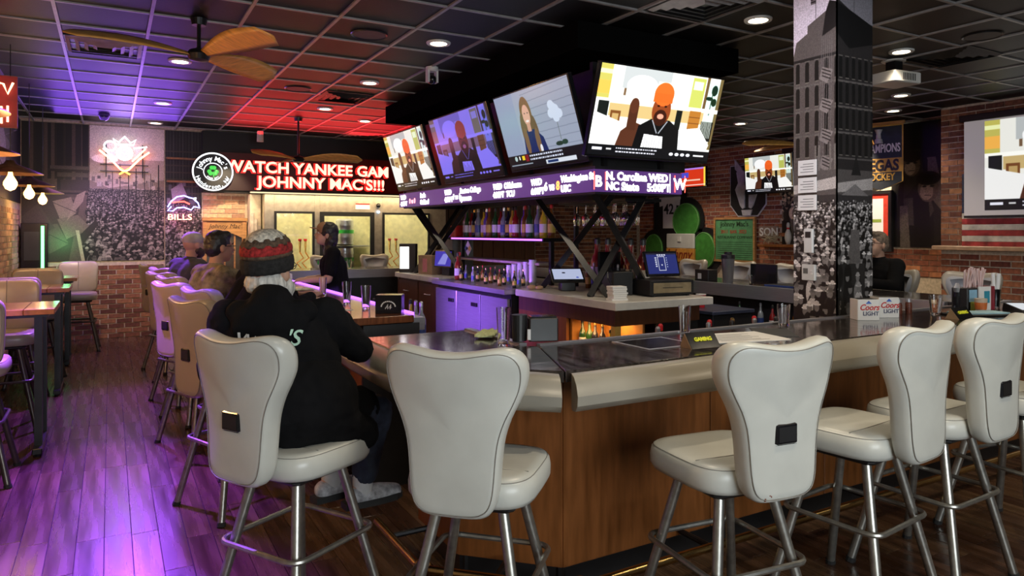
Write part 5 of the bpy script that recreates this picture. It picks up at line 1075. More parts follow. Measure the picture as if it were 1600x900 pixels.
# ================================================================ THINGS ON THE BAR
def glass(src, x, y, z, label, s=(1, 1, 1), group=None):
    if src is None:
        t = tag(obj('drinking_glass', B().loft([[(r*math.cos(2*math.pi*j/24), r*math.sin(2*math.pi*j/24), zz) for j in range(24)] for r, zz in ((.001, 0), (.027, 0), (.028, .004), (.036, .17), (.0335, .17), (.026, .016), (.001, .014))], caps=False), M_glass, smooth=True), label, 'glass', group)
    else: t = src.copy(); C.objects.link(t); t['label'] = label
    t.location = (x, y, z); t.scale = s; return t
gG = 'empty glasses on the bar'
g0 = glass(None, 1.62, 2.92, ZT, 'tall empty pint glass beside the black napkin caddy', group=gG)
for (x, y, l, s) in ((1.52, 4.68, 'tall empty glass at the end of the violet-lit bar, nearest of three', (.95, .95, .95)), (1.50, 5.06, 'tall empty glass on the violet-lit bar, middle of three', (.95, .95, .97)), (1.53, 5.84, 'tall empty glass on the violet-lit bar, farthest of three', (.9, .9, .9)),
                     (2.59, 2.73, 'clear beer glass beside the angled menu card on the near bar', (.9, .9, .86)), (3.31, 2.70, 'faceted water glass on the near bar just left of the column', (1.05, 1.05, .71)), (4.60, 2.58, 'short stemmed water glass right of the spice jars', (1.1, 1.1, .72)),
                     (4.02, 2.68, 'small clear tumbler at the foot of the beer boxes', (.8, .8, .45)), (5.6, 4.95, 'small rocks glass on the right bar beside the blender cup', (1, 1, .55))): glass(g0, x, y, ZT, l, s)
# napkin caddy
t = thing('napkin_caddy', 'black plastic napkin and straw caddy at the mitred corner', 'caddy', (1.78, 2.87, ZT+.01), R(-20)); obj('bin', B().rbox(-.05, .09, -.045, .045, 0, .11, .006), M_blk, t); obj('lid', B().rbox(-.04, .085, -.04, .04, .11, .118, .004), M_blkgl, t); obj('cup', B().lathe([(.035, 0), (.038, .12), (.033, .12)], 18).v and B().at((-.09, 0, 0)).lathe([(.034, 0), (.038, .125)], 18), M_blk, t); obj('napkin', B().box(-.06, -.045, -.05, -.046, .01, .06), M_paper, t)
# green bar towel
b = B(); n = 10
L_ = [[(-.10+.2*i/n, -.045+.09*j/7, .012+.007*math.sin(i*1.7+j)+.004*math.sin(j*2.3)) for j in range(8)] for i in range(n+1)]
for i in range(n): L_[i] = L_[i]
rings = [[(p[0], p[1], .001) for p in r][::-1]+r for r in L_]
tw = tag(obj('bar_towel', B().loft(rings), mat('pale_green_towel', (.55, .60, .32), .95, noise=.1, nscale=90, bump=.3), smooth=2), 'folded pale green bar towel at the inner edge of the corner', 'towel'); tw.location = (1.66, 3.16, ZT+.008); tw.rotation_euler = (0, 0, R(50))
t2 = tw.copy(); C.objects.link(t2); t2['label'] = 'yellow-green bar towel lying near the bartender\'s hand'; t2.location = (1.50, 6.45, ZT+.002); t2.rotation_euler = (0, 0, R(10))
# angled menu holders
def holder(x, y, rz, label, src=None):
    if src: return dup(src, (x, y, ZT), rz, label)
    t = thing('menu_holder', label, 'menu holder', (x, y, ZT), rz, 'wooden wedge menu holders')
    obj('wedge', B().loft([[(-.10, -.035, 0), (-.10, .055, 0), (-.10, .02, .072)], [(.10, -.035, 0), (.10, .055, 0), (.10, .02, .072)]]), mat('pale_wedge_wood', (.42, .27, .15), .5), t)
    obj('card', B().loft([[(-.098, -.038, .001), (-.098, .018, .075), (-.098, .020, .073), (-.098, -.034, .0)], [(.098, -.038, .001), (.098, .018, .075), (.098, .020, .073), (.098, -.034, .0)]]), M_blkgl, t)
    text('GAMING', .03, (-.06, -.017, .035), (R(53), 0, 0), mat('yellow_lettering', (.6, .6, .03), .5, emit=(.6, .6, .03), es=.3, noise=0), t, 'lettering', bold=.0008); return t
hm = holder(2.36, 2.38, R(-4), 'black-faced wedge menu holder with yellow lettering in front of papers')
holder(4.52, 2.38, R(0), 'gold-lit wedge menu holder right of the short stemmed glass', hm)
for q_ in bpy.data.objects:
    if q_.name.startswith('menu_holder') and not q_.parent: q_.scale = (.85, .9, .9)
def sheets(x, y, rz, w_, h_, label, n=2, m=M_paper, z=ZT, name='paper_menu', cat='paper'):
    t = thing(name, label, cat, (x, y, z+.0005), rz)
    for k in range(n): obj('sheet', B().at((.004*k, .003*k, 0), (0, 0, R(3*k))).box(-w_/2, w_/2, -h_/2, h_/2, k*.0018, k*.0018+.0015), m, t)
    return t
t = sheets(2.72, 2.50, R(-14), .42, .28, 'white printed paper placemat behind the wedge menu holder')
for k in range(7): obj('print_line', B().box(-.15, .12-(k % 3)*.03, -.10+k*.03, -.094+k*.03, .0038, .0042), mat('grey_print', (.25, .25, .25), .7, noise=0), t)
sheets(3.03, 2.54, R(-40), .20, .30, 'black leather bill folder lying on the near bar', 1, M_blk, name='bill_folder', cat='folder')
t = thing('slot_screen', 'flush video gaming screen let into the corner of the near bar', 'gaming screen', (2.35, 2.55, ZT)); obj('bezel', B().rbox(-.26, .05, -.12, .15, .0, .003, .001), M_steel, t); obj('glass_face', B().box(-.24, .03, -.10, .13, .003, .004), M_blkgl, t)
for (x, y, l) in ((2.60, 2.28, 'silver bar coin nearest the rail beside the placemat'), (2.72, 2.28, 'silver bar coin right of the first one by the rail')): o = tag(obj('coaster', B().lathe([(.03, 0), (.03, .005), (.026, .006)], 20), M_steel), l, 'coaster'); o.location = (x, y, ZT)
# beer carton caddies
for i, (x, y, rz, l) in enumerate(((3.955, 2.64, R(-30), 'white and red beer carton, left of the pair by the column'), (4.185, 2.66, R(-28), 'white and red beer carton, right of the pair beside the spice jars'))):
    if i == 0:
        cb = thing('beer_carton', l, 'carton', (x, y, ZT), rz, 'beer cartons by the column'); obj('box', B().rbox(-.065, .065, -.05, .05, .0, .125, .003), M_paper, cb)
        text('Coors', .05, (-.055, -.0515, .062), (R(90), 0, 0), mat('red_print', (.55, .03, .03), .5), cb, 'lettering', bold=.001, ext=.0008, shear=.3, sx=.9); text('LIGHT', .034, (-.035, -.0515, .030), (R(90), 0, 0), mat('dark_blue_print', (.05, .05, .12), .5), cb, 'lettering', bold=.0005, ext=.0008)
        b = B(); b.loft([[(-.018, -.0525, .100), (.018, -.0525, .100), (0, -.0525, .118)], [(-.018, -.0505, .100), (.018, -.0505, .100), (0, -.0505, .118)]]); obj('mountain_mark', b, mat('blue_print', (.05, .15, .6), .5), cb); obj('opening', B().box(-.055, .055, -.04, .04, .1255, .1265), M_blk, cb)
    else: dup(cb, (x, y, ZT), rz, l)
# shakers and spice jars
def jar(src, x, y, z, label, m=None, s=1):
    if src is None:
        t = thing('spice_jar', label, 'jar', (x, y, z), 0, 'spice jars and shakers'); obj('jar_body', B().lathe([(.018, 0), (.02, .01), (.02, .06), (.015, .075)], 14), m, t, smooth=True); obj('cap', B().lathe([(.017, .075), (.017, .095)], 14), M_steel, t); return t
    o = dup(src, (x, y, z), 0, label)
    if s != 1: o.scale = (s, s, s)
    return o
jp = jar(None, 4.40, 2.70, ZT, 'dark red pepper jar with steel lid, first from the salt shaker', mat('pepper_flakes', (.12, .03, .015), .5, noise=.4, nscale=120))
jar(jp, 4.45, 2.74, ZT, 'dark red pepper jar, second from the salt shaker'); jar(jp, 4.49, 2.69, ZT, 'dark red pepper jar, third from the salt shaker'); jar(jp, 4.54, 2.72, ZT, 'dark red pepper jar, farthest right of the row')
jw = thing('salt_shaker', 'white salt shaker between the carton and the pepper jars', 'shaker', (4.34, 2.69, ZT)); obj('jar_body', B().lathe([(.018, 0), (.02, .01), (.019, .06), (.015, .075)], 14), M_paper, jw, smooth=True); obj('cap', B().lathe([(.016, .075), (.014, .095)], 14), M_steel, jw)
# black beer pipe (tap tower seen from behind)
t = thing('tap_tower', 'bent black beer pipe right of the column', 'tap tower', (5.0, 3.55, 0)); obj('pipe', B().tube([(0, -.02, .0), (0, -.02, 1.16), (.02, -.02, 1.25), (.06, -.02, 1.28), (.22, -.02, 1.28), (.28, -.02, 1.24), (.28, -.02, 1.12), (.28, -.02, 1.02)], .043, 14), M_blkmetal, t, smooth=True); obj('collar', B().lathe([(.06, .0), (.06, .04)], 18), M_gold, t); obj('nozzle', B().tube([(.18, -.02, 1.24), (.18, -.02, 1.06)], .008), M_steel, t)
# condiment caddy with straws, tip glass, trays at the right
t = thing('condiment_caddy', 'black caddy full of paper-wrapped straws, packets and condiments at right', 'caddy', (5.12, 2.62, ZT), R(-10)); obj('bin', B().rbox(-.13, .12, -.06, .06, 0, .15, .006), M_blk, t); obj('blue_packet', B().box(-.12, -.05, -.066, -.062, .06, .14), mat('pale_blue_packet', (.25, .45, .6), .6), t); obj('teal_box', B().rbox(-.04, .07, -.075, -.062, .0, .16, .002), M_paper, t); obj('teal_label', B().box(.005, .055, -.077, -.075, .05, .13), mat('teal_print', (.03, .25, .35), .5), t); obj('lime_packet', B().box(-.11, -.04, -.072, -.064, .0, .06), mat('lime_packet', (.4, .45, .08), .6), t); obj('red_sleeve', B().rbox(.075, .12, -.066, .04, .0, .16, .003), mat('maroon_sleeve', (.2, .02, .03), .5), t)
r_ = random.Random(5)
for k in range(26):
    x = -.02+r_.uniform(-.06, .09); dx = r_.uniform(-.05, .05)
    obj('wrapped_straw', B().tube([(x, r_.uniform(-.03, .03), .08), (x+dx, r_.uniform(-.04, .04), .26+r_.uniform(0, .03))], .005, 6), mat('pink_white_straw', (.62, .45, .43), .7), t)
t = thing('cutlery_glass', 'clear glass holding napkin-wrapped cutlery beside the straw caddy', 'glass', (5.36, 2.60, ZT)); obj('glass_body', B().lathe([(.03, 0), (.038, .13)], 20), M_glass, t, smooth=True)
for k, (dx, dy) in enumerate(((-.012, 0), (.012, .01), (0, -.012))): obj('napkin_roll', B().tube([(dx*.6, dy*.6, .012), (dx*2.2, dy*2, .24)], .013, 8), M_paper, t)
t = thing('sauce_cup', 'orange-labelled condiment tub in front of the straw caddy', 'tub', (4.98, 2.50, ZT)); obj('cup', B().lathe([(.028, 0), (.038, .09)], 18), mat('paper_cup', (.55, .45, .35), .6), t); obj('label_band', B().lathe([(.0325, .02), (.037, .065)], 18, caps=False), mat('orange_label', (.6, .15, .03), .5), t)
t = thing('pepper_mill', 'dark squat pepper grinder at the front of the straw caddy', 'grinder', (5.00, 2.66, ZT)); obj('mill_body', B().lathe([(.022, 0), (.024, .09), (.018, .12)], 16), M_blkgl, t); obj('mill_top', B().lathe([(.02, .12), (.026, .15), (.01, .18)], 16), M_steel, t)
t = thing('tip_tray', 'black tray with pale blue napkins behind the gold-lit holder', 'tray', (4.78, 2.42, ZT+.0005), R(-20)); obj('tray', B().rbox(-.20, .22, -.08, .09, 0, .012, .01), M_blk, t); obj('napkin', B().box(-.16, .18, -.06, .07, .012, .020), mat('pale_blue_napkin', (.30, .48, .55), .8), t)
t = thing('payment_terminal', 'black payment terminal with white screen right of the tray', 'card terminal', (5.30, 2.40, ZT+.0005), R(-32)); obj('body', B().loft([[(-.07, -.10, 0), (.07, -.10, 0), (.07, .10, 0), (-.07, .10, 0)], [(-.065, -.095, .012), (.065, -.095, .012), (.065, .095, .045), (-.065, .095, .045)]]), M_blk, t); obj('display', B().loft([[(-.055, -.08, .0152), (.055, -.08, .0152), (.055, .08, .0428), (-.055, .08, .0428)], [(-.055, -.08, .0165), (.055, -.08, .0165), (.055, .08, .0441), (-.055, .08, .0441)]]), emat('white_display', (.9, .95, 1), .7), t)
# papers in front of the patrons
sheets(1.33, 6.1, R(20), .3, .22, 'white paper menu far up the violet-lit bar, beyond the beanie'); sheets(1.30, 5.05, R(-30), .30, .22, 'white and red placemat on the bar under the dark-haired patron\'s arms', 2)
o = sheets(1.34, 4.72, R(25), .12, .17, 'small white slip lying near the bar end', 1); 
t = thing('phone', 'dark blue phone lying on the papers along the violet-lit bar', 'phone', (1.26, 5.42, ZT+.0042), R(35)); obj('case', B().rbox(-.04, .04, -.08, .08, 0, .012, .006), M_blue, t); obj('face', B().box(-.035, .035, -.075, .075, .012, .013), M_blkgl, t)
t = thing('carton_caddy', 'white beer carton with blue and red print by the bartender\'s hand', 'carton', (1.42, 6.9, ZT), R(10)); obj('box', B().rbox(-.08, .08, -.05, .05, 0, .13, .003), M_paper, t); text('Coors', .055, (-.07, -.0515, .04), (R(90), 0, 0), MATS['red_print'], t, 'lettering', bold=.001, ext=.0008); obj('blue_mark', B().box(-.03, .02, -.052, -.05, .09, .12), MATS['blue_print'], t)
# black caddy with white crest and sauce bottles at the end of the far bar
t = thing('caddy_box', 'black box caddy with round white crest at the bar end', 'caddy', (1.585, 4.40, ZT), R(-30)); obj('box', B().rbox(-.08, .09, -.06, .06, 0, .12, .004), M_blkgl, t); b = B()
for k in range(12): a = R(180-k*15-7); b.box(.005+.045*math.cos(a)-.004, .005+.045*math.cos(a)+.004, -.0615, -.0605, .045+.035*math.sin(a)-.004, .045+.035*math.sin(a)+.004)
for k in range(9): b.box(.005-.02+.005*k, -.012+.005*k, -.0615, -.0605, .03+.006*(k % 3), .04+.007*(k % 4))
o = obj('crest', b, M_paper, t); o['kind'] = 'stuff'
# bottles
def bottle(src, x, y, z, label, m=None, ml=None, mc=None, s=1, group=None):
    if src is None:
        t = thing('bottle', label, 'bottle', (x, y, z), 0, group); obj('bottle_glass', B().lathe([(.034, 0), (.037, .01), (.037, .16), (.030, .19), (.014, .22), (.013, .28)], 16), m, t, smooth=True); obj('label', B().lathe([(.0378, .05), (.0378, .13)], 16, caps=False), ml, t, smooth=True); obj('cap', B().lathe([(.015, .27), (.015, .30), (.008, .31)], 10), mc, t); return t
    o = dup(src, (x, y, z), random.uniform(0, 6), label, group)
    if s != 1: o.scale = (s, s, s)
    return o
def gmat(n, c): return mat(n, c, .12, noise=0, coat=.6)
G_g, G_a, G_c, G_r, G_v = gmat('green_bottle_glass', (.02, .07, .02)), gmat('amber_bottle_glass', (.14, .05, .01)), gmat('clear_bottle_glass', (.22, .24, .26)), gmat('red_bottle_glass', (.22, .012, .012)), gmat('dark_bottle_glass', (.012, .012, .02))
P_pl, P_rd, P_yl, P_bl = M_paper, M_red, mat('yellow_label', (.55, .42, .06), .6), M_blue
protos = {}
for nm, a in (('green', (G_g, P_pl, M_blk)), ('amber', (G_a, P_yl, M_red)), ('clear', (G_c, P_bl, M_steel)), ('red', (G_r, P_pl, M_blk)), ('dark', (G_v, P_yl, M_gold)), ('yellow', (gmat('yellow_glass', (.5, .36, .03)), P_pl, M_blk)), ('violet', (gmat('violet_glass', (.12, .05, .3)), P_pl, M_steel))): protos[nm] = a
first_b = {}
def addb(kind, x, y, z, label, group, s=1):
    if kind not in first_b: first_b[kind] = bottle(None, x, y, z, label, *protos[kind], group=group); o = first_b[kind]; o.scale = (s, s, s); return o
    o = bottle(first_b[kind], x, y, z, label, group=group); o.scale = (s, s, s); return o
# amber-lit shelf in the near end of the island
G1 = 'beer bottles on the amber-lit island shelf'
for k, (kd, y) in enumerate((('green', 4.88), ('green', 4.78), ('dark', 4.70), ('dark', 4.60))): addb(kd, 3.47, y, .601, ('green beer bottle with white label on the amber-lit island shelf', 'green beer bottle with white label on the amber-lit island shelf', 'dark beer bottle with gold cap on the amber-lit island shelf', 'dark beer bottle with gold cap on the amber-lit island shelf')[k], G1 if k < 2 else 'dark bottles on the amber-lit island shelf', .85)
addb('yellow', 3.47, 4.50, .601, 'bright yellow bottle on the amber-lit island shelf', None, .7)
# shelf unit with light strip in the middle of the island, tall bottles on it
su = thing('lit_shelf', 'black back-bar shelf with a violet light strip under a row of tall bottles', 'shelf', (0, 0, 0))
obj('shelf', B().rbox(3.72, 3.98, 5.90, 8.05, 1.50, 1.535, .004), M_blkmetal, su); obj('light_strip', B().box(3.705, 3.719, 5.92, 8.03, 1.508, 1.526), E_viol, su)
for y in (5.95, 8.0): obj('upright', B().box(3.83, 3.87, y-.02, y+.02, ZI, 1.50), M_blkmetal, su)
obj('lower_shelf', B().rbox(3.72, 3.98, 5.98, 7.97, 1.26, 1.285, .004), mat('pale_shelf', (.35, .28, .22), .6), su)
kinds = ['amber', 'yellow', 'clear', 'green', 'amber', 'violet', 'red', 'yellow', 'dark', 'clear', 'red', 'green', 'amber', 'violet', 'yellow', 'clear', 'dark', 'red', 'green', 'violet']
for k, kd in enumerate(kinds): addb(kd, 3.85+random.uniform(-.04, .04), 6.0+k*.104, 1.536, {'amber': 'amber', 'yellow': 'yellow', 'clear': 'clear', 'green': 'green', 'violet': 'violet', 'red': 'red', 'dark': 'dark'}[kd]+' liquor bottle in the crowded row above the violet light strip', kd+' bottles above the violet light strip', 1.1)
# front shelf: hanging stemware and tall dark red bottles
s2 = thing('stemware_rack', 'black rack hung with glinting glasses at the near end of the island', 'rack', (0, 0, 0))
obj('rack_plate', B().box(3.80, 4.20, 4.72, 5.75, 1.86, 1.885), M_blkmetal, s2)
for x in (3.84, 3.94, 4.04, 4.14): obj('rail', B().box(x, x+.012, 4.75, 5.70, 1.845, 1.86), M_blkmetal, s2)
obj('post', B().box(3.98, 4.02, 5.72, 5.75, ZI, 1.86), M_blkmetal, s2)
wg = tag(obj('wine_glass', B().lathe([(.032, 0), (.003, -.006), (.003, -.07), (.03, -.10), (.036, -.14), (.028, -.19)], 14, caps=False), M_glass, smooth=True), 'clear glass hanging upside down from the rack over the island', 'glass', 'hanging glasses over the island'); wg.location = (3.88, 4.8, 1.845)
for k in range(17): o = wg.copy(); C.objects.link(o); o.location = (3.88+(k % 3)*.1, 4.8+((k+1)//3)*.15, 1.845)
for k in range(10): addb('red', 4.10+(k % 2)*.08, 4.85+k*.085, ZI+.0, 'tall red bottle standing behind the order terminal', 'tall red bottles behind the order terminal', 1.55)
for k in range(8): addb(('green', 'dark', 'clear', 'amber')[k % 4], 3.98, 4.87+k*.09, ZI, ('green', 'dark', 'clear', 'amber')[k % 4]+' bottle in the cluster left of the order terminal', ('green', 'dark', 'clear', 'amber')[k % 4]+' bottles left of the order terminal', .8)
# island counter top clutter
t = thing('lit_menu_box', 'upright black box with bright white lit front at the far end of the island', 'lit box', (3.45, 8.86, ZI), R(-30)); obj('case', B().rbox(-.10, .12, -.08, .09, 0, .38, .006), M_blk, t); obj('lit_face', B().box(-.09, .03, -.083, -.08, .05, .34), emat('white_box_glow', (1, 1, .97), 2.2), t)
t = thing('carton', 'brown cardboard carton behind the white lit box', 'carton', (3.60, 8.32, ZI), R(10)); obj('box', B().rbox(-.14, .14, -.16, .16, 0, .24, .004), mat('cardboard', (.26, .17, .10), .8), t); obj('pink_label', B().box(-.143, -.14, -.05, .05, .03, .2), mat('pink_label', (.45, .15, .18), .7), t)
t = thing('file_cabinet', 'grey panel-sided steel box on the island behind the carton', 'box', (3.95, 8.4, ZI)); obj('body', B().rbox(-.15, .15, -.2, .25, 0, .44, .005), mat('grey_enamel', (.14, .135, .125), .5), t); obj('red_bin', B().rbox(-.1, .02, -.18, -.02, .44, .62, .01), M_red, t)
def pos(x, y, rz, label, img, drawer=False, tilt=.30, w_=.34):
    t = thing('order_terminal', label, 'order terminal', (x, y, ZI), rz); obj('stand', B().rbox(-.07, .07, -.02, .10, 0, .10, .01), M_blk, t)
    z0 = .10
    if drawer:
        dz = .135; dd = obj('cash_drawer', B().rbox(-.22, .22, -.17, .22, .012, dz, .004), M_blk, t); obj('drawer_front', B().rbox(-.19, .19, -.176, -.171, .03, .115, .003), mat('brass_drawer_front', (.45, .36, .22), .35, .6), dd); obj('scratch_mark', B().box(-.10, .10, -.178, -.176, .072, .076), M_blk, dd); z0 = dz+.03
        for sx in (-.19, .17): obj('drawer_foot', B().box(sx, sx+.02, -.15, .2, 0, .012), M_rub, dd)
    M_ = Euler((-tilt, 0, 0)).to_matrix().to_4x4(); b = B(); b.m = Matrix.Translation((0, -.06, z0)) @ M_; b.rbox(-w_/2, w_/2, 0, .03, 0, w_*.64, .006); obj('monitor', b, M_blkgl, t)
    ux = Vector((1, 0, 0)); uz = M_.to_3x3() @ Vector((0, 0, 1)); p = Vector((0, -.06, z0))-ux*(w_/2-.016)+uz*.018-ux.cross(Vector((0, 0, 0)))
    n_ = ux.cross(uz); slab_print('picture', p+n_*.0015, ux, uz, w_-.032, w_*.64-.036, .001, imat('terminal_picture', img, es=.75), M_blk, t); return t
Ip = Img(220, 140, (.10, .16, .48)); Ip.rect(0, 0, 220, 10, (.03, .05, .2)); Ip.rect(80, 25, 84, 118, (.9, .92, 1)); Ip.rect(80, 22, 130, 26, (.9, .92, 1)); Ip.rect(128, 22, 132, 118, (.9, .92, 1)); Ip.rect(80, 115, 132, 119, (.9, .92, 1))
for k in range(5): Ip.rect(60, 28+k*14, 72, 37+k*14, (.9, .92, 1)); Ip.rect(142, 30+k*15, 148, 36+k*15, (.8, .85, 1))
for k in range(4): Ip.rect(78+k*17, 8, 90+k*17, 18, (.9, .92, 1))
Ip.ell(106, 80, 5, 5, (.9, .92, 1))
pos(4.10, 4.62, R(-6), 'order terminal with blue seating-plan screen on a brass-fronted cash drawer', Ip.bpy('seating_plan'), True)
Iw = Img(160, 110, (.78, .82, .95)); Iw.ell(60, 40, 10, 7, (.05, .06, .15)); Iw.ell(130, 90, 8, 6, (.1, .25, .8))
t = pos(3.62, 5.32, R(-22), 'low tilted tablet terminal with a white screen on the island', Iw.bpy('white_tablet'), False, 1.0, .30)
Iv = Img(120, 90, (.25, .22, .75)); Iv.poly([(20, 80), (60, 15), (100, 15), (80, 80)], (.6, .6, .95))
pos(3.60, 7.95, R(-75), 'tall order terminal with violet screen at the far part of the island', Iv.bpy('violet_terminal'), False, .1, .34)
t = thing('receipt_stack', 'stacked white paper slips on the near corner of the island', 'paper stack', (3.48, 4.42, ZI), R(-8))
for k in range(7): obj('slip_pad', B().rbox(-.07+random.uniform(-.008, .008), .06+random.uniform(-.008, .008), -.05, .05, k*.016, k*.016+.0145, .002), M_paper, t)
t = thing('receipt_printer', 'black receipt printer and cables behind the paper slips', 'printer', (3.78, 4.80, ZI), R(-10)); obj('body', B().rbox(-.10, .10, -.10, .12, 0, .20, .012), M_blk, t); obj('cable', B().tube([(.0, .1, .18), (-.08, .05, .30), (-.12, -.05, .15), (-.08, -.12, .02)], .006), M_blk, t)
t = thing('monitor_back', 'dark square back of another terminal beside the blue screen', 'terminal', (3.92, 5.05, ZI)); obj('panel', B().rbox(-.15, .10, 0, .03, .12, .36, .01), M_blkgl, t); obj('stand', B().box(-.05, .02, -.02, .06, 0, .12), M_blk, t)
gg = thing('upturned_glass', 'clear upturned glass right of the cash drawer on the island', 'glass', (4.28, 4.50, ZI)); 
bpy.data.objects.remove(gg)
for k in range(6): o = glass(g0, 4.20+(k % 3)*.055-.02, 4.76+(k//3)*.07, ZI, 'small clear glass in the cluster on the right end of the island', (.7, .7, .35)); o['group'] = 'small glasses at the right end of the island'
t = thing('bread_rolls', 'small tan wrapped bundle on the island left of the tablet', 'bundle', (3.42, 5.62, ZI)); obj('bundle', B().ball((0, 0, .022), (.05, .035, .022)).ball((.05, -.05, .02), (.04, .03, .02)), mat('tan_wrap', (.45, .28, .15), .7), t, smooth=True)['kind'] = 'stuff'
# mixers and cups by the cooler top
for k in range(14): 
    kd = ('dark', 'clear', 'dark', 'amber')[k % 4]; addb(kd, 3.42+(k % 3)*.11, 5.95+k*.10, ZI-.009, kd+' short mixer bottle in the cluster on the stainless top', kd+' mixer bottles on the stainless top', .55)
for k in range(3): addb('amber' if k else 'red', 3.45+.06*k, 7.30+k*.1, ZI-.009, ('tall amber bottle at the far end of the stainless top' if k else 'tall red bottle at the far end of the stainless top'), 'tall bottles at the far end of the stainless top', 1.0)
cpm = mat('frosted_cup', (.55, .54, .56), .3, noise=0)
cs = thing('cup_stack', '-', 'cup stack', (3.72, 6.1, ZI-.009), 0, 'stacks of clear plastic cups')
obj('cups', B().lathe([(.03, 0)]+[(.036+(k % 2)*.006, .03+k*.018) for k in range(14)], 18), cpm, cs, smooth=True); cs['label'] = 'tall stack of white cups nearest the island corner'
for k in range(4): o = dup(cs, (3.74, 6.25+k*.12, ZI-.009), 0, 'stack of clear cups in the row behind the mixer bottles', 'row of clear cup stacks'); o.scale = (1, 1, .9-.06*k)
t = thing('hazard_diamond', 'four-coloured hazard diamond plate hung behind the cups', 'sign', (3.70, 7.55, 1.40)); 
b = B(); b.loft([[(xx, 0, .09), (xx, -.09, 0), (xx, 0, -.09), (xx, .09, 0)][::-1] for xx in (0, .006)]); obj('plate', b, M_paper, t); b = B(); b.loft([[(xx, -.05, .04), (xx, -.09, 0), (xx, -.05, -.04), (xx, -.01, 0)] for xx in (0, -.002)]); obj('yellow_quarter', b, P_yl, t); b = B(); b.loft([[(xx, .05, .04), (xx, .09, 0), (xx, .05, -.04), (xx, .01, 0)] for xx in (0, -.002)]); obj('blue_quarter', b, P_bl, t); text('SA', .05, (-.004, .04, -.015), (R(90), 0, RZ), M_blk, t, 'lettering')
# right bar items
t = thing('blender_cup', 'clear blender cup with a black lid standing on the right bar', 'blender cup', (5.58, 5.25, ZT)); obj('cup', B().lathe([(.05, 0), (.052, .02), (.068, .25)], 20), mat('smoky_plastic', (.25, .25, .27), .15, trans=.6, noise=0), t, smooth=True); obj('lid', B().lathe([(.070, .25), (.070, .29), (.04, .295), (.04, .32)], 20), M_blk, t)
t = thing('napkin_caddy', 'black napkin caddy with a white tag on the right bar', 'caddy', (5.62, 5.62, ZT)); obj('bin', B().rbox(-.07, .07, -.12, .08, 0, .12, .005), M_blk, t); obj('tag_card', B().box(-.073, -.07, -.02, .03, .02, .08), M_paper, t)
t = thing('rubber_mat', 'black rubber bar mat with a blue rim on the right bar by the column', 'mat', (5.7, 4.45, ZT+.0005)); obj('mat_body', B().rbox(-.12, .12, -.4, .35, 0, .012, .01), M_rub, t); obj('blue_rim', B().rbox(-.125, -.119, -.38, .33, 0, .014, .001), M_blue, t)
t = thing('bar_sign', 'small black point-of-sale card on the right bar above the steel apron', 'card', (5.75, 4.95, ZT)); obj('card', B().rbox(-.01, .01, -.18, .15, 0, .20, .004), M_blkgl, t)
text('12', .075, (5.457, 5.72, 1.0), (R(90), 0, RZ), M_blk, br, 'number', bold=.001)
G3 = 'bottles standing on the under-shelf of the right bar'
for k in range(9): kd = ('green', 'amber', 'red', 'clear')[k % 4]; addb(kd, 5.42+(k % 2)*.07, 3.35+k*.20, .661, kd+' bottle under the right bar, dim behind the near counter', kd+' bottles under the right bar', .8)
t = thing('red_cup', 'red plastic cup just right of the island end', 'cup', (5.0, 5.2, 0)); t.location = (4.90, 4.95, .8805); obj('cup', B().lathe([(.035, 0), (.048, .12)], 18), M_red, t); obj('rim', B().lathe([(.049, .118), (.05, .124)], 18), M_paper, t)
t = thing('drain_unit', 'blue-black drainboard unit right of the island', 'sink unit', (4.95, 4.85, 0)); obj('body', B().rbox(-.25, .25, -.25, .35, 0, .85, .006), M_blk, t); obj('board', B().rbox(-.27, .27, -.27, .37, .85, .88, .006), mat('blue_steel', (.10, .12, .2), .3, .7), t)
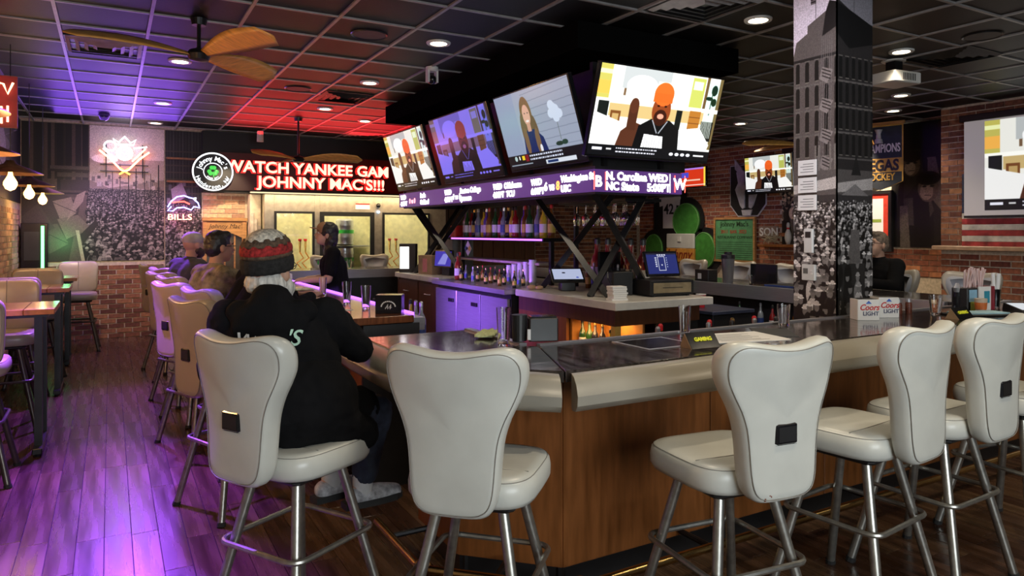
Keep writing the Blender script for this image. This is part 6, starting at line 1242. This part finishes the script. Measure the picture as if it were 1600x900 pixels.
# speed rail behind the near bar, with pour-spout bottles
t = thing('speed_rail', 'black workstation with steel lip behind the near counter', 'workstation', (0, 0, 0)); obj('body', B().box(2.2, 3.85, 3.02, 3.40, .1, .74), M_blk, t); obj('steel_lip', B().rbox(2.2, 3.85, 2.98, 3.02, .70, .82, .004), M_steel, t)
for k in range(11): kd = ('clear', 'amber', 'green', 'dark')[k % 4]; addb(kd, 2.75+k*.10, 3.12+(k % 2)*.09, .741, kd+' pouring bottle standing behind the near counter', kd+' pouring bottles behind the near counter', 1.0)
t = thing('under_bar_unit', 'dark underbar ice and bottle unit inside the left bar', 'workstation', (0, 0, 0)); obj('body', B().box(1.80, 2.02, 4.45, 6.9, 0, .80), M_blk, t); obj('steel_lip', B().rbox(1.80, 2.04, 4.43, 6.92, .80, .83, .004), M_steel, t)
for k in range(3): addb('yellow' if k == 2 else 'clear', 1.90, 4.62+k*.10, .831, ('yellow-labelled bottle behind the black crest caddy' if k == 2 else 'clear bottle with pale label behind the black crest caddy'), None if k == 2 else 'clear bottles behind the crest caddy', .9)
t = thing('spray_bottle', 'white-labelled spray bottle inside the left bar', 'spray bottle', (1.93, 5.6, .831)); obj('body', B().lathe([(.035, 0), (.035, .14), (.012, .18)], 14), M_wh, t); obj('trigger', B().box(-.05, .02, -.012, .012, .18, .22).box(-.04, -.03, -.008, .008, .13, .18), M_blk, t)
t = thing('blue_tray', 'blue plastic tray with white papers inside the left bar', 'tray', (1.93, 5.15, .831)); obj('tray', B().rbox(-.09, .09, -.22, .22, 0, .08, .006), M_blue, t); obj('papers', B().box(-.08, .08, -.2, .2, .08, .095), M_paper, t)
t = thing('waste_bin', 'grey bin with red tub in the gap between the two bar stretches', 'bin', (1.98, 4.15, 0)); obj('bin_body', B().rbox(-.13, .13, -.13, .13, 0, .82, .01), mat('taupe_plastic', (.20, .16, .12), .5), t); obj('red_tub', B().rbox(-.16, .16, -.16, .16, .82, .86, .01), M_red, t)
g9 = glass(g0, 1.60, 9.9, ZT, 'small glass on the far bar beside the stool left of the bartender', (1, 1, .7)); glass(g0, 3.0, 10.0, ZT, 'amber-lit glass on the far bar right of the bartender', (1, 1, .8))
